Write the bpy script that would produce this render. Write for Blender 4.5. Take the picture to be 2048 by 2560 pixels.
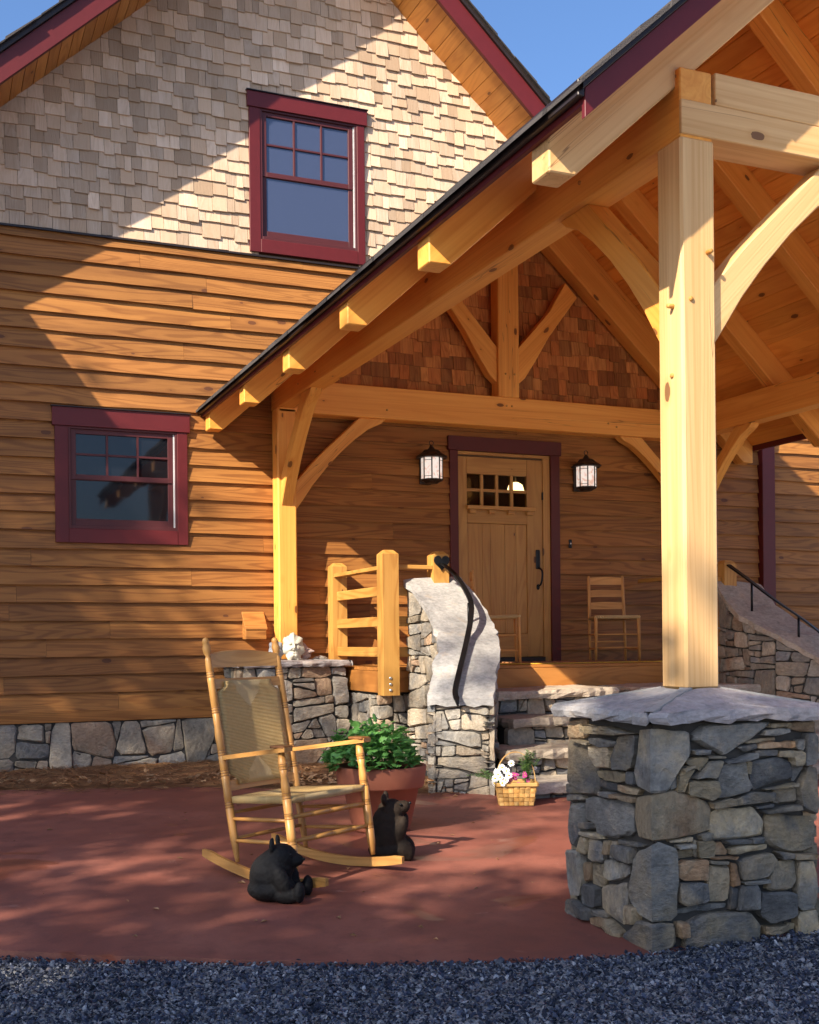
import bpy, bmesh, math, random
import numpy as np
from mathutils import Vector, Matrix
R = random.Random(7)
rad = math.radians
for o in list(bpy.data.objects): bpy.data.objects.remove(o)
scene = bpy.context.scene
C = scene.collection

# ------------------------------------------------------------------ camera
EYE = 1.25
YAW, ROLL = rad(22.86), 0.00991
cam_d = bpy.data.cameras.new('camera'); cam = bpy.data.objects.new('camera', cam_d); C.objects.link(cam)
cam_d.sensor_fit = 'HORIZONTAL'; cam_d.sensor_width = 36.0; cam_d.lens = 2889.0/2048.0*36.0
cam_d.shift_y = (1604.0-1280.0)/2048.0; cam_d.clip_start = 0.05; cam_d.clip_end = 3000
Fv = Vector((math.sin(YAW), math.cos(YAW), 0)); Rv = Vector((math.cos(YAW), -math.sin(YAW), 0)); Uv = Vector((0, 0, 1))
cr, sr = math.cos(ROLL), math.sin(ROLL)
cx_, cy_, cz_ = Rv*cr-Uv*sr, Rv*sr+Uv*cr, -Fv
M = Matrix.Identity(4)
for i in range(3): M[i][0], M[i][1], M[i][2] = cx_[i], cy_[i], cz_[i]
M[2][3] = EYE
cam.matrix_world = M
scene.camera = cam

# ------------------------------------------------------------------ sky, sun, exposure
SUN = Vector((1.817, 1.0, -1.454)).normalized()           # direction the light travels
elev = math.asin(-SUN.z); azim = math.atan2(-SUN.x, -SUN.y)
world = bpy.data.worlds.new('World'); scene.world = world; world.use_nodes = True
wn = world.node_tree.nodes; wl = world.node_tree.links
bg = wn['Background']; sky = wn.new('ShaderNodeTexSky'); sky.sky_type = 'NISHITA'; sky.sun_disc = False
sky.sun_elevation = elev; sky.sun_rotation = azim; sky.air_density = 1.0; sky.dust_density = 3.0; sky.ozone_density = 8.0; sky.altitude = 0
wl.new(sky.outputs[0], bg.inputs[0]); bg.inputs[1].default_value = 0.092
sd = bpy.data.lights.new('sun', 'SUN'); sd.energy = 4.2; sd.angle = rad(0.5); sd.color = (1.0, 0.90, 0.74)
sun = bpy.data.objects.new('sun', sd); C.objects.link(sun); sun.location = (-20, -10, 20)
sun.rotation_euler = SUN.to_track_quat('-Z', 'Y').to_euler()
vs = scene.view_settings; vs.view_transform = 'Standard'; vs.look = 'None'; vs.gamma = 1; vs.exposure = 1.48; vs.use_curve_mapping = False
scene.cycles.max_bounces = 10; scene.cycles.diffuse_bounces = 6

# ------------------------------------------------------------------ object helpers
ORG = {}
def setup(o, name, parent, org):
    C.objects.link(o)
    org = Vector(org)
    if parent is not None:
        o.parent = parent; o.location = org-ORG[parent.name]
    else: o.location = org
    ORG[o.name] = org
def tag(o, label=None, cat=None, group=None, kind=None):
    if label: o['label'] = label
    if cat: o['category'] = cat
    if group: o['group'] = group
    if kind: o['kind'] = kind
    return o
def thing(name, loc, label, cat, group=None):
    o = bpy.data.objects.new(name, None); o.empty_display_size = .1
    setup(o, name, None, loc); return tag(o, label, cat, group)
def mesh(name, V, F, m, parent=None, grain='X', tint=None, smooth=False, org=None, gvec=None, mats=None, fm=None):
    """V world coordinates -> one object; stores grain coordinates (gc) and a colour draw (tint) per vertex."""
    V = np.asarray(V, dtype=float).reshape(-1, 3)
    if org is None: org = ((V[:, 0].min()+V[:, 0].max())/2, (V[:, 1].min()+V[:, 1].max())/2, V[:, 2].min())
    me = bpy.data.meshes.new(name)
    me.from_pydata((V-np.array(org)).tolist(), [], F)
    off = np.array([R.uniform(0, 60), R.uniform(0, 60), R.uniform(0, 60)])
    if gvec is not None: g = np.asarray(gvec, dtype=float)
    else:
        if isinstance(grain, str):
            idx = {'X': (0, 1, 2), 'Y': (1, 0, 2), 'Z': (2, 0, 1)}[grain]
            g = V[:, idx]
        else:
            d = Vector(grain).normalized(); a = d.orthogonal().normalized(); b = d.cross(a)
            g = V @ np.array([d, a, b]).T
        g = g+off
    at = me.attributes.new('gc', 'FLOAT_VECTOR', 'POINT'); at.data.foreach_set('vector', np.ascontiguousarray(g).ravel())
    if tint is None: tint = (R.random(), R.random(), R.random())
    t = np.asarray(tint, dtype=float)
    if t.ndim == 1: t = np.tile(t, (len(V), 1))
    t = np.hstack([t, np.ones((len(V), 1))])
    at = me.attributes.new('tint', 'FLOAT_COLOR', 'POINT'); at.data.foreach_set('color', np.ascontiguousarray(t).ravel())
    for mm in (mats or [m]): me.materials.append(mm)
    if fm is not None: me.polygons.foreach_set('material_index', fm)
    if smooth: me.polygons.foreach_set('use_smooth', [True]*len(me.polygons))
    me.update()
    o = bpy.data.objects.new(name, me); setup(o, name, parent, org); return o
class MB:
    """collects pieces into one mesh"""
    def __init__(s): s.V = []; s.F = []; s.T = []; s.G = []
    def add(s, V, F, tint=None, grain=(0, 1, 2), goff=None):
        n = len(s.V)
        if tint is None: tint = (R.random(), R.random(), R.random())
        o = goff or (R.uniform(0, 60), R.uniform(0, 60), R.uniform(0, 60))
        for v in V:
            s.V.append(tuple(v)); s.T.append(tint); s.G.append((v[grain[0]]+o[0], v[grain[1]]+o[1], v[grain[2]]+o[2]))
        for f in F: s.F.append(tuple(i+n for i in f))
    def build(s, name, m, parent=None, smooth=False, org=None):
        return mesh(name, s.V, s.F, m, parent, tint=s.T, gvec=s.G, smooth=smooth, org=org)
def bm_out(bm):
    bm.verts.ensure_lookup_table(); bm.verts.index_update()
    V = [v.co[:] for v in bm.verts]; F = [[v.index for v in f.verts] for f in bm.faces]; bm.free(); return V, F
def prism(poly, e0, e1, bev=0.0):
    """poly: 3D points of one end; e0,e1: offsets for both ends"""
    bm = bmesh.new(); e0, e1 = Vector(e0), Vector(e1)
    a = [bm.verts.new(Vector(p)+e0) for p in poly]; b = [bm.verts.new(Vector(p)+e1) for p in poly]
    n = len(poly)
    bm.faces.new(a); bm.faces.new(b[::-1])
    for i in range(n): bm.faces.new((a[i], b[i], b[(i+1) % n], a[(i+1) % n]))
    bmesh.ops.recalc_face_normals(bm, faces=bm.faces)
    if bev > 0:
        ed = [e for e in bm.edges if e.calc_face_angle(0) > .35]
        bmesh.ops.bevel(bm, geom=ed, offset=bev, segments=1, affect='EDGES', clamp_overlap=True)
    return bm_out(bm)
def boxvf(x0, x1, y0, y1, z0, z1, bev=0.0):
    return prism([(x0, y0, z0), (x1, y0, z0), (x1, y1, z0), (x0, y1, z0)], (0, 0, 0), (0, 0, z1-z0), bev)
def box(name, x0, x1, y0, y1, z0, z1, m, parent=None, bev=0.004, grain=None, **k):
    V, F = boxvf(x0, x1, y0, y1, z0, z1, bev)
    if grain is None:
        d = (x1-x0, y1-y0, z1-z0); grain = 'XYZ'[d.index(max(d))]
    return mesh(name, V, F, m, parent, grain=grain, **k)
def lathe_vf(p0, p1, prof, seg=12):
    p0, p1 = Vector(p0), Vector(p1); d = p1-p0; a = d.orthogonal().normalized(); b = d.normalized().cross(a)
    V = []; F = []
    for t, r in prof:
        for i in range(seg):
            an = 2*math.pi*i/seg; V.append(p0+d*t+(a*math.cos(an)+b*math.sin(an))*r)
    n = len(prof)
    for j in range(n-1):
        for i in range(seg):
            F.append((j*seg+i, j*seg+(i+1) % seg, (j+1)*seg+(i+1) % seg, (j+1)*seg+i))
    F.append(tuple(range(seg))[::-1]); F.append(tuple((n-1)*seg+i for i in range(seg)))
    return V, F
def lathe(name, p0, p1, prof, m, parent=None, seg=12, **k):
    V, F = lathe_vf(p0, p1, prof, seg); d = Vector(p1)-Vector(p0)
    return mesh(name, V, F, m, parent, grain=tuple(d), smooth=k.pop('smooth', True), **k)
def tube_vf(pts, r, seg=8):
    pts = [Vector(p) for p in pts]; V = []; F = []; n = len(pts); a = None
    for i, p in enumerate(pts):
        d = (pts[min(i+1, n-1)]-pts[max(i-1, 0)]).normalized()
        a = d.orthogonal().normalized() if a is None else (a-d*a.dot(d)).normalized()
        b = d.cross(a); rr = r[i] if isinstance(r, (list, tuple)) else r
        for k in range(seg):
            an = 2*math.pi*k/seg; V.append(p+(a*math.cos(an)+b*math.sin(an))*rr)
    for j in range(n-1):
        for i in range(seg): F.append((j*seg+i, j*seg+(i+1) % seg, (j+1)*seg+(i+1) % seg, (j+1)*seg+i))
    F.append(tuple(range(seg))[::-1]); F.append(tuple((n-1)*seg+i for i in range(seg)))
    return V, F
def tube(name, pts, r, m, parent=None, seg=8, **k):
    V, F = tube_vf(pts, r, seg); return mesh(name, V, F, m, parent, smooth=True, **k)
def smoothpath(pts, n=6):
    pts = [Vector(p) for p in pts]; out = []
    for i in range(len(pts)-1):
        p0 = pts[max(i-1, 0)]; p1 = pts[i]; p2 = pts[i+1]; p3 = pts[min(i+2, len(pts)-1)]
        for k in range(n):
            t = k/n; out.append(.5*((2*p1)+(p2-p0)*t+(2*p0-5*p1+4*p2-p3)*t*t+(3*p1-p0-3*p2+p3)*t**3))
    out.append(pts[-1]); return out
def ico(c, r, sub=2, jit=0.0, rot=None):
    bm = bmesh.new(); bmesh.ops.create_icosphere(bm, subdivisions=sub, radius=1)
    rr = r if isinstance(r, (tuple, list)) else (r, r, r)
    for v in bm.verts:
        k = 1+R.uniform(-jit, jit); co = Vector((v.co.x*rr[0]*k, v.co.y*rr[1]*k, v.co.z*rr[2]*k))
        if rot is not None: co = rot @ co
        v.co = co+Vector(c)
    return bm_out(bm)
def blob(parts, voxel, smooth_it=3):
    """union of ellipsoids (c, r, euler) through a voxel remesh"""
    mb = MB()
    for p in parts:
        c, r = p[0], p[1]; rot = (Matrix.Rotation(p[2][2], 3, 'Z') @ Matrix.Rotation(p[2][1], 3, 'Y') @ Matrix.Rotation(p[2][0], 3, 'X')) if len(p) > 2 else None
        V, F = ico(c, r, 3, rot=rot); mb.add(V, F)
    me = bpy.data.meshes.new('tmp'); me.from_pydata(mb.V, [], mb.F)
    o = bpy.data.objects.new('tmp', me); C.objects.link(o)
    md = o.modifiers.new('r', 'REMESH'); md.mode = 'VOXEL'; md.voxel_size = voxel
    ms = o.modifiers.new('s', 'SMOOTH'); ms.iterations = smooth_it; ms.factor = .5
    dg = bpy.context.evaluated_depsgraph_get(); ev = o.evaluated_get(dg).to_mesh()
    V = [v.co[:] for v in ev.vertices]; F = [list(p.vertices) for p in ev.polygons]
    bpy.data.objects.remove(o); bpy.data.meshes.remove(me); return V, F

# ------------------------------------------------------------------ materials
def newmat(name):
    m = bpy.data.materials.new(name); m.use_nodes = True
    nt = m.node_tree; p = nt.nodes['Principled BSDF']; return m, nt, p
def N(nt, t, **k):
    n = nt.nodes.new(t)
    for a, b in k.items():
        if a.startswith('i_'):
            key = a[2:]; key = int(key) if key.isdigit() else key.replace('_', ' ')
            n.inputs[key].default_value = b
        else: setattr(n, a, b)
    return n
def L(nt, a, b): nt.links.new(a, b)
def math_(nt, op, a, b=None, clamp=False):
    n = nt.nodes.new('ShaderNodeMath'); n.operation = op; n.use_clamp = clamp
    for i, x in enumerate((a, b)):
        if x is None: continue
        if isinstance(x, (int, float)): n.inputs[i].default_value = x
        else: L(nt, x, n.inputs[i])
    return n.outputs[0]
def mix(nt, f, a, b, mode='MIX'):
    n = nt.nodes.new('ShaderNodeMix'); n.data_type = 'RGBA'; n.blend_type = mode
    for s, x in ((n.inputs[0], f), (n.inputs[6], a), (n.inputs[7], b)):
        if isinstance(x, (int, float)): s.default_value = x
        elif isinstance(x, tuple): s.default_value = (*x[:3], 1)
        else: L(nt, x, s)
    return n.outputs[2]
def gcs(nt, sc):
    a = N(nt, 'ShaderNodeAttribute', attribute_name='gc'); m = N(nt, 'ShaderNodeMapping')
    m.inputs['Scale'].default_value = sc; L(nt, a.outputs['Vector'], m.inputs[0]); return m.outputs[0]
def tints(nt):
    a = N(nt, 'ShaderNodeAttribute', attribute_name='tint'); s = N(nt, 'ShaderNodeSeparateColor'); L(nt, a.outputs['Color'], s.inputs[0])
    return s.outputs[0], s.outputs[1], s.outputs[2]
def noise(nt, vec, scale=1.0, detail=4, rough=.55, dist=0.0):
    n = N(nt, 'ShaderNodeTexNoise'); n.inputs['Scale'].default_value = scale; n.inputs['Detail'].default_value = detail
    n.inputs['Roughness'].default_value = rough; n.inputs['Distortion'].default_value = dist
    if vec is not None: L(nt, vec, n.inputs['Vector'])
    return n.outputs['Fac']
def ramp(nt, f, lo, hi):
    n = N(nt, 'ShaderNodeMapRange'); n.inputs[1].default_value = lo; n.inputs[2].default_value = hi; n.interpolation_type = 'SMOOTHSTEP'
    L(nt, f, n.inputs[0]); return n.outputs[0]
def bump(nt, p, h, strength, dist=.01):
    b = N(nt, 'ShaderNodeBump'); b.inputs['Strength'].default_value = strength; b.inputs['Distance'].default_value = dist
    L(nt, h, b.inputs['Height']); L(nt, b.outputs[0], p.inputs['Normal'])
def valmul(nt, col, f):
    """multiply a colour by a scalar socket"""
    cmb = N(nt, 'ShaderNodeCombineColor')
    for i in range(3): L(nt, f, cmb.inputs[i])
    return mix(nt, 1.0, col, cmb.outputs[0], 'MULTIPLY')
def wood(name, light, dark, alt=None, knots=.5, var=.3, rough=.55, ring=.3, fine=1.0, bmp=.25, kn_col=(.09, .028, .01), spec=.35, band=1.0, lng=1.0, checks=0.0):
    m, nt, p = newmat(name)
    n1 = noise(nt, gcs(nt, (.8*lng, 7*band, 7*band)), 1, 5, .6, .5*lng)
    n2 = noise(nt, gcs(nt, (2.5, 85, 85)), 1, 3, .6)
    n3 = noise(nt, gcs(nt, (.45*lng, 4.2*band, 4.2*band)), 1, 1.5, .5, .3*lng)
    rs = math_(nt, 'SINE', math_(nt, 'MULTIPLY', n3, 85.0)); rs = ramp(nt, rs, -.2, 1.0)
    f = math_(nt, 'ADD', math_(nt, 'MULTIPLY', ramp(nt, n1, .3, .72), .5), math_(nt, 'MULTIPLY', rs, ring))
    f = math_(nt, 'ADD', f, math_(nt, 'MULTIPLY', math_(nt, 'SUBTRACT', n2, .4), .5*fine), True)
    t0, t1, t2 = tints(nt)
    lt = mix(nt, t1, light, alt, 'MIX') if alt else light
    col = mix(nt, f, lt, dark)
    if checks > 0:
        n4 = noise(nt, gcs(nt, (.55, 16, 16)), 1, 2, .5, .2); n5 = noise(nt, gcs(nt, (.5, 2.5, 2.5)), 1, 1)
        ck = math_(nt, 'MULTIPLY', math_(nt, 'SUBTRACT', 1.0, ramp(nt, math_(nt, 'ABSOLUTE', math_(nt, 'SUBTRACT', n4, .5)), .002, .009)), ramp(nt, n5, .52, .6))
        col = mix(nt, math_(nt, 'MULTIPLY', ck, checks), col, kn_col)
    if knots > 0:
        v = N(nt, 'ShaderNodeTexVoronoi'); v.inputs['Scale'].default_value = 1.0; L(nt, gcs(nt, (3.4, 7.5, 7.5)), v.inputs['Vector'])
        s = N(nt, 'ShaderNodeSeparateColor'); L(nt, v.outputs['Color'], s.inputs[0])
        rr = math_(nt, 'MULTIPLY', ramp(nt, s.outputs[0], 1-knots, 1.0), .16)
        dd = math_(nt, 'ADD', v.outputs['Distance'], math_(nt, 'MULTIPLY', math_(nt, 'SUBTRACT', n2, .5), .08))
        k1 = math_(nt, 'LESS_THAN', dd, rr)
        halo = math_(nt, 'SUBTRACT', 1.0, ramp(nt, math_(nt, 'SUBTRACT', dd, rr), 0.0, .16), True)
        halo = math_(nt, 'MULTIPLY', halo, math_(nt, 'GREATER_THAN', rr, .01))
        col = mix(nt, math_(nt, 'MULTIPLY', halo, .45), col, dark)
        col = mix(nt, math_(nt, 'MULTIPLY', k1, .8), col, kn_col)
    col = valmul(nt, col, math_(nt, 'ADD', math_(nt, 'MULTIPLY', t0, var), 1-var/2))
    L(nt, col, p.inputs['Base Color']); p.inputs['Roughness'].default_value = rough; p.inputs['Specular IOR Level'].default_value = spec
    bump(nt, p, math_(nt, 'ADD', n2, math_(nt, 'MULTIPLY', rs, .4)), bmp, .002)
    return m
def plain(name, col, rough=.6, metal=0.0, var=.15, nscale=30, bmp=.1, nstr=.25, spec=.4):
    m, nt, p = newmat(name); t0, t1, t2 = tints(nt)
    n = noise(nt, gcs(nt, (nscale, nscale, nscale)), 1, 4)
    f = math_(nt, 'ADD', math_(nt, 'MULTIPLY', t0, var), math_(nt, 'ADD', math_(nt, 'MULTIPLY', n, nstr*2), 1-var/2-nstr))
    L(nt, valmul(nt, col, f) if not isinstance(col, tuple) else valmul(nt, mix(nt, 0.0, col, col), f), p.inputs['Base Color'])
    p.inputs['Roughness'].default_value = rough; p.inputs['Metallic'].default_value = metal; p.inputs['Specular IOR Level'].default_value = spec
    bump(nt, p, n, bmp, .004); return m
def stone(name, cols, rough=.8, scale=1.0, bmp=1.3, var=.6):
    m, nt, p = newmat(name); t0, t1, t2 = tints(nt)
    cr_ = N(nt, 'ShaderNodeValToRGB'); cr_.color_ramp.interpolation = 'LINEAR'
    el = cr_.color_ramp.elements
    for i in range(len(cols)-2): el.new(.5)
    for i, c in enumerate(cols): el[i].position = i/(len(cols)-1); el[i].color = (*c, 1)
    n1 = noise(nt, gcs(nt, (3.5*scale,)*3), 1, 6, .65, .4)
    n2 = noise(nt, gcs(nt, (28*scale, 28*scale, 60*scale)), 1, 5, .7)
    n3 = noise(nt, gcs(nt, (9*scale,)*3), 1, 4, .6)
    pos = math_(nt, 'ADD', t1, math_(nt, 'MULTIPLY', math_(nt, 'SUBTRACT', n1, .5), .9), True); L(nt, pos, cr_.inputs[0])
    col = mix(nt, ramp(nt, n3, .55, .75), cr_.outputs[0], (.34, .24, .14)); col = mix(nt, .62, col, cr_.outputs[0])
    sp = math_(nt, 'ADD', math_(nt, 'ADD', math_(nt, 'MULTIPLY', n2, 1.3), math_(nt, 'MULTIPLY', n3, .9)), -.12)
    f = math_(nt, 'MULTIPLY', sp, math_(nt, 'ADD', math_(nt, 'MULTIPLY', t0, var), 1-var/2))
    L(nt, valmul(nt, col, f), p.inputs['Base Color']); p.inputs['Roughness'].default_value = rough; p.inputs['Specular IOR Level'].default_value = .3
    bump(nt, p, math_(nt, 'ADD', n2, math_(nt, 'MULTIPLY', n3, 1.2)), bmp, .012); return m

M_ = {}
M_['timber'] = wood('pine_timber', (.80, .36, .068), (.60, .21, .028), (.80, .40, .09), knots=.62, var=.18, ring=.2, fine=.8, rough=.5, lng=.35, band=1.5, checks=.6)  # interior copy; the orange bounce under the roof is put into its colour
M_['fronttimber'] = wood('pine_front_lit', (.66, .40, .175), (.47, .24, .075), (.68, .43, .20), knots=.62, var=.12, ring=.2, fine=1.0, rough=.55, lng=.3, band=1.7, checks=.6)  # paler copy of the porch pine; the front's daylight is put into its colour
M_['plank'] = wood('pine_ceiling', (.82, .365, .066), (.62, .21, .028), (.80, .33, .05), knots=.5, var=.3, ring=.25, rough=.5)
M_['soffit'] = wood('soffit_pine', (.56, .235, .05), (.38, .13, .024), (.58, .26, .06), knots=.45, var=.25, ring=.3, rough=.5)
M_['siding'] = wood('stained_siding', (.37, .155, .034), (.195, .07, .014), (.33, .13, .03), knots=.5, var=.42, ring=.52, rough=.6, fine=1.4, bmp=.5, band=1.4)
M_['shingle'] = wood('weathered_cedar', (.68, .52, .385), (.47, .32, .205), (.48, .33, .215), knots=0, spec=.15, var=.55, ring=.22, rough=.75, fine=1.2, bmp=.6, band=1.6)
M_['pshingle'] = wood('red_cedar', (.46, .15, .034), (.24, .066, .015), (.56, .25, .065), knots=0, var=.8, ring=.3, rough=.65, fine=1.2, bmp=.6, band=1.6)
M_['door'] = wood('knotty_alder', (.50, .265, .068), (.34, .15, .034), (.46, .23, .055), knots=.95, var=.2, ring=.35, rough=.45, kn_col=(.05, .014, .006))
M_['deck'] = wood('deck_fir', (.46, .20, .045), (.30, .11, .022), (.42, .17, .038), knots=.4, var=.25, ring=.4)
M_['rail'] = wood('rail_fir', (.54, .285, .07), (.36, .155, .03), (.50, .25, .058), knots=.35, var=.18, ring=.45)
M_['chair'] = wood('turned_maple', (.55, .29, .085), (.36, .155, .036), (.50, .24, .065), knots=.15, var=.2, ring=.4, rough=.38)
M_['chairdark'] = wood('arm_cap', (.22, .095, .03), (.12, .045, .016), knots=0, var=.2, rough=.4)
M_['lchair'] = wood('porch_chair_wood', (.62, .31, .09), (.42, .18, .045), knots=0, var=.2)
M_['basket'] = wood('split_oak', (.55, .32, .10), (.36, .16, .035), (.62, .42, .17), knots=0, var=.5, rough=.5)
M_['mulchm'] = wood('pine_straw', (.30, .125, .045), (.12, .042, .016), (.42, .25, .11), knots=0, var=1.1, rough=.85)
M_['leafdead'] = wood('dead_leaf', (.40, .24, .12), (.24, .12, .05), knots=0, var=.8, rough=.8)
M_['bark'] = wood('bark', (.12, .09, .065), (.05, .035, .025), knots=0, var=.3, rough=.9)
M_['red'] = plain('red_trim_paint', (.10, .008, .009), .5, nscale=14, nstr=.16, bmp=.12)
M_['dred'] = plain('dark_red_casing', (.085, .010, .006), .55, nscale=14, nstr=.12, bmp=.12)
M_['sash'] = plain('dark_sash_paint', (.075, .014, .015), .5, nscale=14, nstr=.12)
M_['dark'] = plain('dark_bronze_metal', (.035, .024, .018), .45, metal=.3, nscale=40)
M_['iron'] = plain('black_iron', (.013, .013, .014), .38, metal=.6, nscale=60, bmp=.2)
M_['roof'] = plain('asphalt_shingle', (.045, .038, .036), .85, nscale=160, nstr=.5, var=.7, bmp=.9)
M_['drip'] = plain('dark_drip_edge', (.028, .019, .017), .4, metal=.2, nscale=8)
M_['mortar'] = plain('mortar', (.05, .044, .038), .9, nscale=50, bmp=.6)
M_['capmortar'] = plain('cap_mortar', (.30, .285, .265), .9, nscale=50, bmp=.5)
M_['sheath'] = plain('sheathing', (.12, .07, .035), .9)
M_['steel'] = plain('galvanised_bolt', (.62, .62, .60), .35, metal=.9)
M_['track'] = plain('window_track', (.55, .53, .52), .4)
M_['bear'] = plain('charred_wood', (.009, .008, .008), .7, nscale=45, nstr=.5, bmp=.9, spec=.2)
M_['bear2'] = plain('charred_brown_wood', (.022, .014, .009), .75, nscale=40, nstr=.6, bmp=.9, spec=.2)
M_['terra'] = plain('terracotta', (.31, .098, .052), .75, nscale=9, nstr=.16, bmp=.12)
M_['soil'] = plain('potting_soil', (.03, .02, .014), .95, nscale=60, bmp=1)
M_['mat'] = plain('coir_mat', (.33, .15, .055), .95, nscale=150, nstr=.5, bmp=1)
M_['cord'] = plain('yellow_cord', (.62, .36, .04), .5)
M_['plaster'] = plain('cream_plaster', (.50, .47, .38), .7, nscale=25, nstr=.15, bmp=.3)
M_['plaster2'] = plain('grey_plaster', (.24, .24, .26), .75, nscale=60, nstr=.5, bmp=.8)
M_['plaster3'] = plain('pink_plaster', (.38, .27, .23), .75, nscale=40, nstr=.35, bmp=.6)
M_['bounce_pale'] = plain('bounce_concrete', (.74, .68, .60), .9, nscale=3, nstr=.1)  # for the added ground that reflects sun into the porch
M_['white'] = plain('white_petal', (.82, .82, .80), .6, nstr=.05)
M_['yellow'] = plain('yellow_eye', (.70, .48, .04), .7, nstr=.1)
M_['pink'] = plain('magenta_petal', (.46, .055, .24), .6, nstr=.1, var=.4)
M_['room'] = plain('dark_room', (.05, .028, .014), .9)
M_['blue'] = plain('blue_grey_lamp', (.10, .12, .16), .25, metal=.6)
M_['gravel'] = stone('gravel_stone', [(.013, .018, .034), (.028, .036, .060), (.055, .064, .092), (.26, .26, .27)], bmp=.3, var=.9, scale=3)
M_['stone'] = stone('field_stone', [(.20, .195, .19), (.31, .275, .225), (.37, .30, .215), (.26, .235, .205), (.41, .335, .245), (.34, .225, .145)])
M_['pstone'] = stone('grey_stone', [(.085, .082, .08), (.21, .195, .17), (.32, .245, .145), (.13, .125, .12), (.35, .27, .17), (.29, .17, .09)])
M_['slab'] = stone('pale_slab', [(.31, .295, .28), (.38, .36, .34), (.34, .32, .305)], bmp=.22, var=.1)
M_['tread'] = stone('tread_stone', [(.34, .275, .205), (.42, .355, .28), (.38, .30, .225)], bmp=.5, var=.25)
M_['cap'] = stone('cap_flagstone', [(.25, .22, .215), (.31, .265, .25), (.27, .26, .26), (.34, .30, .275)], bmp=.6, var=.2)

def mk_concrete():
    m, nt, p = newmat('red_stained_concrete')
    tc = N(nt, 'ShaderNodeTexCoord'); v = tc.outputs['Object']
    n1 = noise(nt, v, .9, 6, .6, .5); n2 = noise(nt, v, 6, 6, .7, .3); n3 = noise(nt, v, 120, 3)
    c = mix(nt, ramp(nt, n1, .35, .68), (.185, .055, .036), (.265, .092, .062))
    c = mix(nt, math_(nt, 'MULTIPLY', ramp(nt, n2, .42, .72), .75), c, (.135, .042, .030))
    pale = math_(nt, 'MULTIPLY', ramp(nt, noise(nt, v, 2.1, 8, .75, 1.2), .63, .68), .45)
    c = mix(nt, pale, c, (.40, .22, .165))
    wet = ramp(nt, noise(nt, v, 1.25, 3, .5, .6), .60, .63)
    c = mix(nt, math_(nt, 'MULTIPLY', wet, .45), c, (.16, .045, .028))
    L(nt, valmul(nt, c, math_(nt, 'ADD', math_(nt, 'MULTIPLY', n3, .4), .8)), p.inputs['Base Color'])
    L(nt, math_(nt, 'SUBTRACT', .62, math_(nt, 'MULTIPLY', wet, .3)), p.inputs['Roughness'])
    bump(nt, p, math_(nt, 'ADD', n2, math_(nt, 'MULTIPLY', n3, .3)), .25, .006); return m
M_['patio'] = mk_concrete()
def mk_ground():
    m, nt, p = newmat('ground_soil'); tc = N(nt, 'ShaderNodeTexCoord'); v = tc.outputs['Object']
    n = noise(nt, v, 3, 8, .7); c = mix(nt, n, (.075, .05, .03), (.13, .10, .06)); L(nt, c, p.inputs['Base Color']); p.inputs['Roughness'].default_value = .95
    bump(nt, p, n, .5, .03); return m
M_['ground'] = mk_ground()
def mk_gravelbase():
    m, nt, p = newmat('gravel_bed'); tc = N(nt, 'ShaderNodeTexCoord')
    v = N(nt, 'ShaderNodeTexVoronoi'); v.inputs['Scale'].default_value = 60; L(nt, tc.outputs['Object'], v.inputs['Vector'])
    s = N(nt, 'ShaderNodeSeparateColor'); L(nt, v.outputs['Color'], s.inputs[0])
    c = mix(nt, s.outputs[0], (.16, .158, .155), (.44, .43, .42)); L(nt, c, p.inputs['Base Color']); p.inputs['Roughness'].default_value = .9
    bump(nt, p, v.outputs['Distance'], 1.0, .01); return m
M_['gbed'] = mk_gravelbase()
def mk_glass(name, base, ior):
    m, nt, p = newmat(name); p.inputs['Base Color'].default_value = (*base, 1); p.inputs['Roughness'].default_value = .04
    p.inputs['IOR'].default_value = ior; p.inputs['Specular IOR Level'].default_value = .5
    n = noise(nt, N(nt, 'ShaderNodeTexCoord').outputs['Object'], 2.2, 2); bump(nt, p, n, .06, .02); return m
M_['glass'] = mk_glass('window_glass', (.008, .009, .012), 1.55)
M_['screen'] = mk_glass('screened_glass', (.045, .055, .10), 1.9)
M_['dglass'] = mk_glass('door_glass', (.02, .012, .008), 1.5)
def mk_dglass():
    m, nt, p = newmat('clear_pane'); tr = N(nt, 'ShaderNodeBsdfTransparent'); gl = N(nt, 'ShaderNodeBsdfGlossy'); gl.inputs['Roughness'].default_value = .03
    mx = N(nt, 'ShaderNodeMixShader'); fr = N(nt, 'ShaderNodeFresnel'); fr.inputs[0].default_value = 1.45
    L(nt, fr.outputs[0], mx.inputs[0]); L(nt, tr.outputs[0], mx.inputs[1]); L(nt, gl.outputs[0], mx.inputs[2]); L(nt, mx.outputs[0], nt.nodes['Material Output'].inputs[0]); return m
M_['dglass'] = mk_dglass()
def mk_lamp(name, col, strength, alt):
    m, nt, p = newmat(name); n = noise(nt, gcs(nt, (14, 14, 14)), 1, 3, .5, 1.5)
    c = mix(nt, ramp(nt, n, .45, .7), col, alt); L(nt, c, p.inputs['Base Color']); L(nt, c, p.inputs['Emission Color']); p.inputs['Emission Strength'].default_value = strength
    p.inputs['Roughness'].default_value = .25; return m
M_['lampglass'] = mk_lamp('art_glass', (.88, .80, .72), .26, (.74, .48, .36))
M_['pendant'] = mk_lamp('lit_pendant', (1.0, .68, .26), 1.6, (1.0, .60, .2))
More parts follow.
